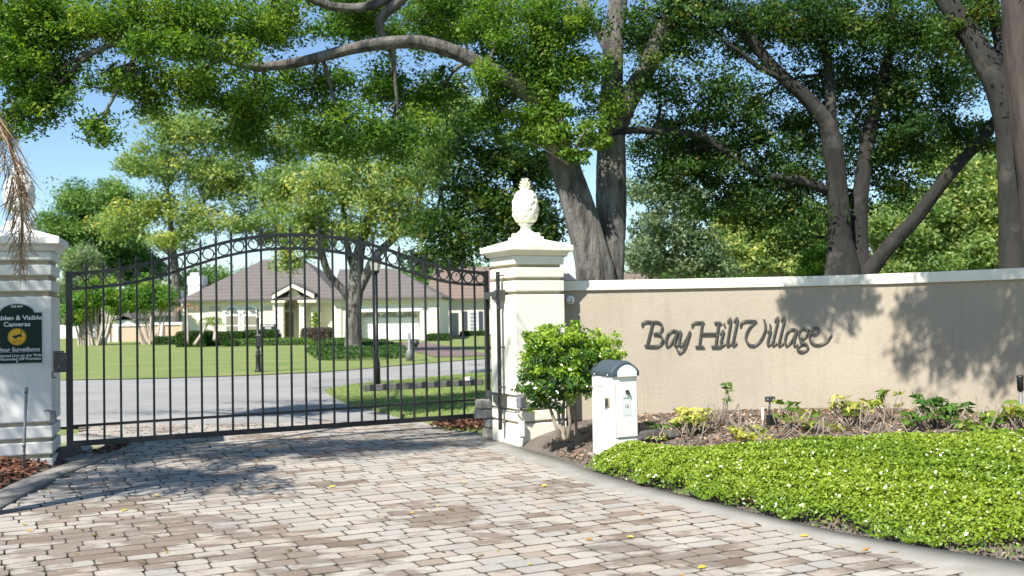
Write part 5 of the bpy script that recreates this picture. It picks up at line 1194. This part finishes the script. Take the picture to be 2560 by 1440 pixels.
fm.obj('frond_stems', MATS['grey_stem'], palm); leaves('fronds', np.array(LP), .5, RG.uniform(.2, .7, len(LP)), leaf_hedge, palm, pb_, .1, .05, axis=np.array(LD), jit=.2)

# ================================================================== TREES
def limb(px, D0, D1, r0, r1=None, rpx=None):
    n = len(px); pts = [U(x, y, lerp(D0, D1, i / (n - 1))) for i, (x, y) in enumerate(px)]
    if rpx: rad = [r * lerp(D0, D1, i / (n - 1)) / F for i, r in enumerate(rpx)]
    else: rad = [lerp(r0, r1, i / (n - 1)) for i in range(n)]
    return pts, rad
W = lambda x, y, z, rx, ry, rz, n, cr=.5, m=70, tb=0: ((x, y, z), (rx, ry, rz), n, cr, m, tb)
b1 = U(1497, 860, 14.8)
T1_l = [limb([(1490, 900), (1494, 760), (1488, 680), (1468, 600), (1440, 500), (1410, 410), (1385, 330), (1366, 230), (1350, 120), (1335, -60), (1320, -250)], 14.8, 14.5, 0, rpx=[66, 56, 50, 42, 38, 35, 31, 28, 26, 24, 20]),
        limb([(1520, 860), (1520, 760), (1524, 680), (1526, 600), (1527, 500), (1528, 400), (1530, 300), (1531, 200), (1534, 100), (1545, 0), (1555, -150), (1560, -300)], 14.9, 15.2, 0, rpx=[50, 42, 36, 36, 37, 35, 30, 27, 25, 24, 22, 18]),
        limb([(1540, 350), (1560, 280), (1590, 215), (1618, 170), (1645, 100), (1680, 30), (1715, -60), (1760, -200)], 15.1, 14.6, 0, rpx=[20, 26, 25, 23, 21, 20, 19, 15]),
        limb([(1530, 150), (1500, 80), (1462, 25), (1430, -60)], 15.1, 15.6, 0, rpx=[14, 14, 12, 9]),
        limb([(1392, 350), (1340, 255), (1290, 210), (1220, 172), (1140, 132), (1050, 106), (960, 108), (880, 122), (780, 148), (700, 163), (620, 165), (560, 146), (510, 132), (465, 128), (380, 100)], 14.5, 11.9, 0, rpx=[24, 22, 20, 19, 18, 17, 16, 14, 13, 12, 11, 9, 8, 7, 4]),
        limb([(640, 166), (575, 118), (500, 95), (430, 92), (360, 85)], 13.2, 12.6, 0, rpx=[9, 8, 7, 6, 4]),
        limb([(960, 95), (950, 50), (1000, 0), (1060, -60)], 13.6, 13.6, 0, rpx=[8, 12, 13, 14]), limb([(1060, -60), (940, 10), (840, 18), (760, -10), (650, -40)], 13.8, 13, 0, rpx=[14, 12, 11, 10, 8]),
        ([Vector((.5, 14.2, 6.5)), Vector((1.0, 12.5, 7.2)), Vector((1.8, 10.6, 6.9)), Vector((2.6, 8.6, 6.3))], [.14, .12, .09, .05]),
        ([Vector((.4, 14.2, 6.8)), Vector((-2.0, 12.5, 7.8)), Vector((-4.5, 10.0, 7.4)), Vector((-6.2, 7.2, 6.6))], [.15, .12, .09, .05])]  # unseen forward boughs, added to carry the shade-casting clumps
sp = dict(cr=.27, m=118)
T1_b = [B(570, 138, 75, 28, 12.0, .3, 9, .22, 90), B(460, 118, 80, 34, 11.9, .3, 12, .22, 90), B(380, 110, 70, 40, 11.9, .3, 9, .22, 90), B(1215, 180, 45, 35, 13.6, .25, 6, .2, 90), B(100, 40, 150, 90, 12.6, .8, 60, **sp), B(60, 150, 120, 80, 12.6, .7, 42, **sp), B(120, 240, 120, 60, 12.6, .5, 24, **sp), B(245, 315, 45, 45, 12.6, .35, 9, .22, 80), B(30, 300, 70, 55, 12.6, .4, 14, .25, 80), B(300, 70, 150, 80, 12.8, .8, 50, tb=.1, **sp), B(330, 190, 110, 50, 12.8, .6, 18, tb=.05, **sp), B(360, 262, 55, 35, 12.8, .4, 8, .22, 80),
        B(480, 50, 140, 80, 13.3, .8, 44, **sp), B(500, 215, 110, 60, 13, .6, 26, tb=.05, **sp), B(640, 270, 100, 80, 13.1, .6, 28, tb=-.05, **sp), B(620, 360, 90, 50, 13.1, .5, 12, .25, 80, -.08), B(680, 55, 140, 65, 13.9, .8, 40, tb=-.05, **sp), B(790, 235, 130, 85, 14.2, .7, 34, tb=-.12, **sp), B(850, 330, 110, 70, 13.4, .5, 24, tb=-.15, **sp), B(900, 50, 130, 75, 14.4, .8, 36, tb=-.1, **sp),
        B(980, 215, 110, 70, 14.6, .7, 26, tb=-.12, **sp), B(1000, 340, 100, 70, 13.8, .6, 24, tb=-.15, **sp), B(1090, 50, 120, 75, 14.8, .8, 34, tb=-.05, **sp), B(1100, 235, 90, 75, 14.9, .6, 20, tb=-.1, **sp), B(1240, 80, 100, 90, 14.2, .7, 34, tb=.0, **sp), B(1280, 200, 85, 65, 14.5, .5, 26, tb=.05, **sp), B(1235, 290, 75, 50, 14.6, .5, 14, tb=-.05, **sp),
        B(1330, 300, 70, 50, 14.3, .3, 20, .25, 90, .1), B(1360, 70, 95, 90, 14.25, .4, 30, **sp), B(1320, 190, 90, 60, 14.25, .4, 24, **sp), B(1440, 170, 85, 80, 14.4, .35, 24, **sp), B(1500, 270, 80, 50, 14.5, .25, 14, .2, 70, .1), B(1450, 60, 80, 60, 14.2, .4, 12, **sp), B(1580, 90, 50, 60, 15.4, .4, 8, **sp),
        # out of view: rest of the crown, plus clumps added to cast shade
        W(-3, 16, 8.2, 3.5, 3.0, 1.3, 90), W(1, 17, 8.6, 3, 3, 1.3, 80), W(4.5, 14.5, 8.2, 2.5, 2.6, 1.2, 62), W(-7.4, 11.5, 8.2, 2.0, .5, .3, 22), W(-9.5, 10.2, 8.0, 1.6, .4, .3, 12), W(-6.5, 15.5, 7.8, 2.5, 3, 1.2, 50),
        W(1.45, 8.35, 5.72, .55, .22, .22, 16, .20, 90), W(1.9, 8.3, 5.45, .3, .2, .25, 7, .18, 80), W(2.55, 7.35, 5.6, .62, .5, .55, 46, .24, 100), W(3.2, 6.8, 5.5, .6, .6, .6, 40, .26, 100),  # unseen clumps placed and shaped to throw leaf shade on the wall
        W(-5.4, 6.55, 6.2, 1.6, .8, .4, 66, .32, 120), W(-4.1, 6.7, 6.3, .9, .35, .25, 20, .28, 110), W(-7.4, 6.5, 6.1, 1.1, 1.1, .6, 70, .34, 110), W(-7.0, 4.6, 6.0, 1.3, .8, .4, 22, .32, 100), W(-3.6, 6.8, 7.0, .8, .3, .2, 8, .25, 90)]  # unseen clumps added overhead for the shade on left pillar and pavers
tree('live_oak', b1, 'large forked grey oak behind the wall, its limb arching left over the gate', 'tree', T1_l, T1_b, bark, leaf_oak, .056, sides=26, nt=6)
P, T, Cs = clumps([B(1420, 330, 105, 42, 14.15, .25, 26, .17, 60, .25), B(1345, 345, 70, 40, 14.2, .25, 14, .15, 60, .25), B(1500, 360, 50, 25, 14.3, .2, 7, .14, 60, .2), B(1400, 270, 90, 35, 14.2, .25, 12, .16, 60, .15), B(1450, 390, 70, 22, 14.2, .2, 8, .13, 60, .1)])
sh = thing('oak_sprout', U(1410, 400, 14.2), 'bright lime sprout of young leaves in front of the oak fork', 'sprout')
leaves('foliage', P, .085, T, leaf_bright, sh, sh.location, .3, .42); m = MB()
for cc in Cs:
    for q in cc[::2]: m.tube([U(1420, 410, 14.2), (U(1420, 410, 14.2) + Vector(q)) / 2 + Vector((0, 0, .05)), Vector(q)], [.014, .009, .004], 5)
m.obj('twigs', bark_pale, sh)

T2b = U(2130, 850, 15.5)
T2_l = [limb([(2110, 900), (2112, 760), (2108, 690), (2100, 600), (2095, 520), (2090, 450), (2085, 390), (2075, 330), (2050, 285), (2010, 240), (1965, 200), (1930, 165), (1885, 110), (1840, 60), (1790, 0), (1740, -60)], 15.5, 14.8, 0, rpx=[60, 54, 48, 30, 26, 24, 24, 23, 20, 18, 17, 15, 14, 13, 12, 10]),
        limb([(2150, 860), (2150, 700), (2145, 600), (2150, 500), (2160, 420), (2172, 330), (2190, 270), (2205, 200), (2225, 120), (2232, 20), (2235, -80)], 15.6, 15.8, 0, rpx=[40, 34, 24, 20, 18, 17, 15, 13, 12, 10, 8]),
        limb([(2160, 700), (2200, 645), (2238, 600), (2290, 545), (2330, 490), (2370, 440), (2420, 385), (2460, 345), (2500, 280)], 15.4, 14.5, 0, rpx=[22, 20, 19, 17, 16, 15, 13, 13, 11]),
        limb([(2082, 345), (2076, 240), (2070, 170), (2060, 100), (2050, 0)], 15.3, 15.3, 0, rpx=[15, 13, 11, 9, 7]),
        limb([(2095, 490), (2040, 465), (1990, 448), (1930, 440)], 15.4, 15.0, 0, rpx=[13, 12, 11, 7]),
        limb([(1530, 335), (1580, 326), (1640, 328), (1700, 332), (1760, 345), (1810, 375), (1850, 405), (1900, 440)], 14.9, 15.2, 0, rpx=[8, 9, 9, 10, 10, 11, 8, 5]),
        limb([(1965, 200), (1900, 170), (1850, 130), (1790, 90)], 15, 14.7, 0, rpx=[8, 7, 6, 4])]
s2 = dict(cr=.31, m=118)
T2_b = [B(1620, 350, 60, 45, 17, .6, 10, **s2), B(1720, 380, 80, 40, 17, .6, 12, **s2), B(1900, 250, 70, 45, 17, .6, 10, **s2), B(2120, 330, 60, 60, 17.5, .6, 12, **s2), B(2420, 150, 50, 60, 16.5, .6, 8, **s2), B(1640, 130, 60, 50, 17, .6, 8, **s2), B(1660, 60, 90, 80, 15, .8, 26, **s2), B(1640, 210, 60, 60, 15, .6, 10, **s2), B(1780, 70, 110, 70, 15, .8, 26, **s2), B(1780, 240, 100, 60, 15.2, .7, 20, **s2), B(1900, 60, 110, 80, 15.2, .8, 26, **s2), B(2010, 70, 110, 80, 15.3, .8, 28, **s2), B(2140, 60, 110, 80, 15.3, .8, 28, **s2), B(2270, 70, 100, 80, 15.3, .8, 26, **s2), B(2390, 60, 90, 80, 15, .7, 18, **s2),
        B(1690, 320, 90, 45, 15.4, .6, 12, **s2), B(1760, 420, 110, 55, 15.6, .7, 22, **s2), B(1650, 420, 60, 50, 15.6, .5, 8, **s2), B(1860, 360, 90, 50, 15.6, .7, 18, **s2), B(1900, 460, 110, 50, 15.7, .7, 26, **s2), B(1820, 520, 100, 35, 15.7, .6, 14, **s2), B(1980, 330, 80, 60, 16, .7, 18, **s2), B(1980, 540, 80, 40, 15.7, .6, 14, **s2), B(2000, 420, 80, 50, 16, .7, 16, **s2),
        B(2150, 210, 90, 60, 16.2, .7, 18, **s2), B(2250, 230, 90, 70, 15.8, .7, 26, **s2), B(2290, 340, 90, 60, 15.6, .7, 24, **s2), B(2200, 400, 80, 60, 16.2, .7, 20, **s2), B(2360, 210, 80, 80, 15.2, .7, 18, **s2), B(2390, 330, 60, 45, 15.2, .5, 10, **s2), B(2230, 480, 60, 40, 16, .5, 8, **s2), B(2040, 200, 70, 50, 16, .6, 10, **s2), B(2480, 360, 40, 50, 14.5, .4, 6, .25, 70), B(1990, 600, 50, 25, 15.8, .4, 5, .25, 70), B(2100, 490, 60, 40, 16.4, .5, 8, **s2),
        W(6, 17, 8.3, 3.5, 2.6, 1.3, 70, .5, 70), W(9, 16, 8.0, 2.5, 3, 1.3, 40, .5, 60)]
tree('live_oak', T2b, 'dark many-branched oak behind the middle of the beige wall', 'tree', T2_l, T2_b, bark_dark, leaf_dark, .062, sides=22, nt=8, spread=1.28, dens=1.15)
T3b = U(2532, 850, 13.2)
tree('live_oak', T3b, 'thick dark trunk leaning to the upper left at the right edge, behind the wall', 'tree', [limb([(2532, 900), (2532, 700), (2531, 560), (2528, 430), (2524, 330), (2508, 250), (2475, 170), (2435, 105), (2395, 45), (2350, -20), (2290, -100)], 13.2, 13.6, 0, rpx=[36, 34, 33, 32, 33, 33, 29, 27, 25, 23, 18]), limb([(2520, 300), (2515, 200), (2500, 110), (2485, 30), (2475, -60)], 13.3, 13.8, 0, rpx=[20, 17, 15, 14, 12])],
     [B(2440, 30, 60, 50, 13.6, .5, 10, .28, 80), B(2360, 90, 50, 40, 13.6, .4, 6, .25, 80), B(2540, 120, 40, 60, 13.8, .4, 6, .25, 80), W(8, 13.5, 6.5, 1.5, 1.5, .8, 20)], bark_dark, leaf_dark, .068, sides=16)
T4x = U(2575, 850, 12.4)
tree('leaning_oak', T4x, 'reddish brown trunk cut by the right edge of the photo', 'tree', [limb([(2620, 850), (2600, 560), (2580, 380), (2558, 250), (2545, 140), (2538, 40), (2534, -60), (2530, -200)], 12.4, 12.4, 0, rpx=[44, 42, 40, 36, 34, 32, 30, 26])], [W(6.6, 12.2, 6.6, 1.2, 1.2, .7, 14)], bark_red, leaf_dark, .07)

# dark oak behind the right pillar
b = U(1250, 880, 24)
tree('shade_oak', b, 'dark dense foliage hanging behind the right pillar finial', 'tree', [limb([(1340, 900), (1345, 700), (1330, 560), (1290, 440), (1240, 330)], 25, 24.5, .25, .1), limb([(1330, 600), (1250, 520), (1180, 480), (1100, 470)], 25, 24, .12, .05)],
     [B(1150, 370, 90, 80, 24, 1.2, 22, .5, 85), B(1260, 400, 90, 80, 24, 1.2, 26, .5, 85), B(1350, 430, 70, 90, 24.5, 1.2, 24, .5, 85), B(1180, 490, 110, 70, 24, 1.2, 32, .5, 85), B(1290, 540, 90, 80, 24.3, 1.2, 34, .5, 85), B(1180, 590, 90, 60, 24, 1.2, 24, .5, 85), B(1270, 640, 90, 40, 24.5, 1.0, 18, .45, 85), B(1080, 560, 70, 50, 24, 1.0, 12, .45, 85, .1), B(1100, 640, 80, 35, 24, 1.0, 15, .4, 85), B(1360, 560, 50, 80, 24.5, 1, 14, .45, 85), B(1390, 640, 30, 30, 25, .6, 4, .35, 80, .2),
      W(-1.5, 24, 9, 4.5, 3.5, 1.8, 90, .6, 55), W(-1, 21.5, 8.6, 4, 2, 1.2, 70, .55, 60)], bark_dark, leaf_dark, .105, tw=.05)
# lawn tree
b = U(885, 880, 42.5)
tree('lawn_oak', b, 'yellow-green oak with a forked trunk standing on the lawn behind the gate', 'tree', [limb([(884, 885), (883, 840), (884, 780), (890, 720), (893, 660), (905, 600), (930, 520), (950, 430)], 42.5, 42.5, 0, rpx=[26, 19, 19, 19, 16, 12, 9, 6]), limb([(880, 765), (860, 728), (830, 695), (812, 660), (800, 600), (790, 540)], 42.5, 41.5, 0, rpx=[11, 10, 9, 9, 7, 5]), limb([(890, 740), (915, 690), (940, 640), (990, 590), (1040, 530)], 42.5, 42, 0, rpx=[13, 12, 11, 9, 6]), limb([(893, 700), (870, 620), (860, 540), (850, 450)], 42.5, 43, 0, rpx=[10, 8, 7, 4])],
     [B(770, 600, 60, 50, 42, 2, 22, .75, 80, .1), B(760, 540, 80, 50, 42, 2, 30, .75, 80, .1), B(800, 460, 90, 60, 42, 2.5, 36, .75, 80, .1), B(890, 400, 110, 70, 42, 3, 44, .75, 80), B(920, 500, 110, 70, 42, 3, 46, .75, 80, .1), B(1010, 450, 100, 80, 42, 2.5, 46, .75, 80, .05), B(1000, 560, 90, 50, 42, 2, 28, .7, 80, .1), B(880, 575, 60, 35, 42, 1.6, 16, .6, 80, .1), B(1090, 390, 80, 90, 42, 2, 36, .75, 80), B(1140, 280, 70, 70, 42, 2, 26, .75, 80), B(715, 655, 30, 40, 42, 1.2, 9, .5, 70, .1), B(1075, 560, 50, 40, 42, 1.5, 12, .6, 80), B(700, 480, 50, 60, 42, 1.5, 14, .65, 80, .05), B(1050, 300, 70, 50, 43, 2, 16, .7, 80)], bark, leaf_light, .15, tw=.07, nt=4)
# trees beyond the house
grp = 'trees rising beyond the far houses'
b = U(430, 850, 85)
tree('broad_tree', b, 'pale olive tree rising left of the white chimney', 'tree', [limb([(440, 870), (440, 700), (430, 600), (420, 480)], 85, 85, .45, .15), limb([(432, 640), (350, 580), (310, 550)], 85, 84, .2, .1), limb([(432, 600), (500, 520), (540, 440)], 85, 85, .2, .1)],
     [B(420, 320, 75, 50, 85, 3, 26, 1.3, 80), B(390, 410, 100, 60, 85, 4, 40, 1.3, 80), B(490, 330, 80, 70, 85, 4, 32, 1.3, 80), B(500, 430, 100, 70, 85, 4, 44, 1.3, 80, .05), B(300, 565, 60, 35, 84, 3, 18, 1.2, 80, .1), B(380, 520, 90, 50, 85, 3, 32, 1.3, 80, .1), B(480, 550, 80, 50, 85, 3, 28, 1.2, 80, .1), B(420, 600, 70, 25, 84, 2, 14, 1.0, 80, .15)], bark, leaf_light, .28, grp, tw=.12, nt=4)
b = U(720, 850, 85)
tree('broad_tree', b, 'tall pale tree rising straight behind the ridge of the cream house', 'tree', [limb([(735, 870), (730, 700), (710, 600), (660, 500), (620, 400)], 88, 86, .5, .15), limb([(722, 640), (760, 540), (780, 420)], 88, 88, .25, .1)],
     [B(600, 330, 80, 80, 86, 4, 34, 1.3, 80), B(690, 350, 90, 80, 88, 4, 38, 1.3, 80), B(590, 460, 80, 70, 86, 4, 30, 1.3, 80, .05), B(680, 480, 80, 80, 88, 4, 34, 1.3, 80, .05), B(600, 560, 70, 40, 85, 3, 20, 1.2, 80, .1), B(780, 350, 80, 90, 88, 4, 30, 1.3, 80), B(680, 590, 50, 30, 86, 2, 10, 1.0, 80, .1), B(820, 560, 60, 60, 90, 3, 16, 1.2, 80)], bark, leaf_light, .28, grp, tw=.12, nt=4)
b = U(235, 850, 125)
tree('round_tree', b, 'rounded darker green tree against the sky at the far left', 'tree', [limb([(240, 860), (240, 720), (235, 600), (230, 520)], 125, 125, .7, .3)],
     [B(200, 500, 60, 45, 125, 5, 30, 2.0, 110), B(290, 490, 55, 40, 125, 5, 24, 2.0, 110), B(240, 560, 90, 60, 125, 6, 50, 2.0, 110), B(160, 570, 55, 50, 125, 5, 24, 2.0, 110), B(310, 570, 50, 60, 125, 5, 24, 2.0, 110), B(230, 640, 80, 40, 125, 5, 26, 1.8, 110, -.15), B(140, 620, 40, 40, 125, 4, 12, 1.8, 110)], bark_dark, leaf_far, .40, grp, tw=.2, nt=3)
b = U(205, 860, 92)
tree('feathery_tree', b, 'pale feathery tree between the left pillar and the crepe myrtles', 'tree', [limb([(205, 865), (205, 750), (200, 660)], 92, 92, .3, .1)],
     [B(205, 650, 45, 40, 92, 2.5, 22, 1.0, 90, .1), B(180, 720, 50, 50, 92, 2.5, 28, 1.0, 90), B(240, 720, 50, 50, 92, 2.5, 26, 1.0, 90, .05), B(190, 790, 50, 30, 92, 2, 16, .9, 90)], bark, leaf_grey, .26, grp, tw=.1, nt=3)
for (cx, cy_, rx, ry, D, lab) in ((330, 660, 70, 50, 130, 'dark trees low against the sky left of the white chimney'), (520, 700, 70, 30, 140, 'far green tree line over the left roof end'), (1110, 700, 140, 40, 120, 'distant trees over the tan tile roof'), (120, 780, 100, 60, 120, 'distant greenery behind the left pillar'), (420, 770, 120, 40, 130, 'distant greenery behind the crepe myrtles'), (640, 690, 60, 20, 150, 'far strip of trees above the roof of the cream house')):
    b = U(cx, 850, D); tree('distant_tree', b, lab, 'tree', [limb([(cx, 860), (cx, 760), (cx, cy_)], D, D, .5, .2)], [B(cx, cy_, rx, ry, D, 6, int(rx * ry / 60), 2.2, 110, -.1)], bark_dark, leaf_far, .45, grp, twigs=False)
# crepe myrtles
for (base, tops, blobs, lab) in (((240, 862), [(205, 740), (225, 730), (250, 740), (270, 745), (285, 760), (190, 770)], [(250, 735, 45, 38, .1), (205, 755, 35, 35, .05), (285, 755, 25, 30, .1)], 'crepe myrtle with many pale stems, left of the pair seen through the gate'),
                                 ((383, 860), [(350, 740), (375, 730), (400, 735), (415, 745), (335, 760), (325, 780)], [(375, 735, 50, 42, .1), (330, 745, 35, 30, .05), (410, 745, 28, 30, .1)], 'crepe myrtle with many pale stems, right of the pair seen through the gate'),
                                 ((208, 866), [(195, 800), (215, 790), (180, 790)], [(195, 785, 35, 28, .1)], 'smaller yellowish crepe myrtle nearest the left gate post')):
    D = 68; b = U(base[0], base[1], D); lb = []
    for k, (tx, ty) in enumerate(tops + [(t[0] + 8, t[1] + 6) for t in tops]):
        x0 = base[0] + (tx - base[0]) * .35 + rnd.uniform(-8, 8); lb.append(limb([(x0, base[1] + 6), ((x0 + tx) / 2 + rnd.uniform(-6, 6), (base[1] + ty) / 2), (tx, ty)], D + rnd.uniform(-.5, .5), D, .085, .04))
    tree('crepe_myrtle', b, lab, 'tree', lb, [B(x, y, rx, ry, D, 1.3, int(rx * ry / 45), .55, 110, tb) for x, y, rx, ry, tb in blobs], bark_pale, leaf_myrtle, .17, 'crepe myrtles by the garden wall', sides=7, tw=.03, nt=4)
# trees behind the beige wall
b = U(1690, 850, 30)
tree('wispy_tree', b, 'wispy grey-green tree with pale stems just right of the big oak trunk', 'tree', [limb([(1700, 860), (1700, 700), (1690, 600), (1680, 480)], 30, 30, .10, .03), limb([(1640, 860), (1650, 700), (1640, 600), (1620, 520)], 30, 30, .08, .03), limb([(1710, 760), (1740, 640), (1750, 560)], 30, 30, .07, .02)],
     [B(1670, 480, 60, 55, 30, 1, 18, .5, 60), B(1620, 570, 45, 60, 30, 1, 18, .5, 60), B(1700, 570, 60, 60, 30, 1, 24, .5, 60), B(1640, 650, 60, 40, 30, 1, 18, .5, 60), B(1745, 620, 55, 65, 30, 1, 30, .5, 70, -.1), B(1600, 480, 50, 50, 30, 1, 12, .5, 60), B(1740, 500, 50, 50, 30, 1, 14, .5, 60), B(1600, 640, 40, 50, 30, 1, 14, .5, 70), B(1790, 670, 40, 30, 30, .8, 12, .45, 70, -.1), B(1710, 670, 50, 30, 30, .8, 10, .45, 60)], bark_pale, leaf_grey, .13, tw=.03)
for (cx, bls, lm, D, leafs, lab) in ((1950, [(1850, 640, 60, 45, .1), (1930, 600, 70, 50, .1), (1900, 665, 70, 25, 0), (2010, 580, 55, 50, .1), (2030, 650, 50, 40, 0), (1970, 660, 50, 30, 0), (1870, 580, 60, 40, .05), (1800, 610, 50, 45, .05), (1950, 540, 80, 45, .1), (2060, 560, 50, 60, .05), (1830, 540, 50, 40, .1)], leaf_light, 36, .17, 'broad pale olive tree left of the dark oak trunk, over the wall'),
                                     (2300, [(2280, 600, 80, 50, 0), (2400, 600, 80, 60, 0), (2330, 660, 110, 30, 0), (2460, 560, 60, 70, .1), (2400, 480, 90, 60, .1), (2300, 520, 70, 45, .05), (2470, 420, 50, 60, .1), (2230, 650, 50, 35, 0), (2460, 660, 60, 30, .05), (2350, 400, 70, 40, .1), (2200, 560, 60, 50, .05), (2420, 540, 60, 50, .1), (2240, 600, 60, 50, .1)], leaf_light, 34, .16, 'pale green tree filling the gap left of the right-edge trunk')):
    b = U(cx, 850, D); lb = [limb([(cx, 860), (cx, 720), (cx - 10, 620)], D, D, .2, .08), limb([(cx, 760), (cx + 70, 640), (cx + 110, 560)], D, D, .12, .04)]
    if cx == 2300: lb = [limb([(2500, 660), (2460, 625), (2400, 595), (2350, 575), (2300, 545), (2250, 530)], D, D, .16, .05), limb([(2500, 860), (2510, 760), (2500, 660)], D, D, .25, .16), limb([(2440, 620), (2420, 560), (2430, 500)], D, D, .08, .03)]
    tree('pale_tree', b, lab, 'tree', lb, [B(x, y, rx, ry, D, 1.6, int(rx * ry / 95), .6, 75, tb) for x, y, rx, ry, tb in bls], bark_pale, lm, leafs, tw=.045)
b = U(2050, 760, 19)
tree('green_bush', b, 'bright green rounded bush against the dark oak trunk, topping the wall', 'bush', [limb([(2048, 900), (2050, 760), (2050, 660)], 19, 19, .04, .02)], [B(2048, 650, 42, 42, 19, .5, 44, .16, 70, .05), B(2020, 680, 25, 25, 19, .4, 14, .15, 60), B(2075, 690, 25, 20, 19, .4, 10, .15, 60)], bark, leaf_myrtle, .06, tw=.012)
# dense far belt so that no bare horizon shows over the wall
for (x0, x1, D, lab) in ((1400, 1700, 90, 'distant tree belt left part behind the beige wall'), (1700, 2100, 95, 'distant tree belt behind the middle of the beige wall'), (2100, 2620, 90, 'distant tree belt behind the right end of the beige wall')):
    b = U((x0 + x1) / 2, 850, D); bb_ = [B(x, 700 - rnd.uniform(0, 35) * (0.2 if x < 1650 else 1), 50, 30, D, 3, 14, 1.6, 90, 0) for x in range(x0, x1, 55)]
    if x0 == 1400: bb_ = [q for q in bb_ if q[0][0] > U(1600, 700, D).x]
    tree('far_tree_belt', b, lab, 'trees', [limb([((x0 + x1) / 2, 860), ((x0 + x1) / 2, 740)], D, D, .3, .2)], bb_, bark_dark, leaf_far, .36, twigs=False)
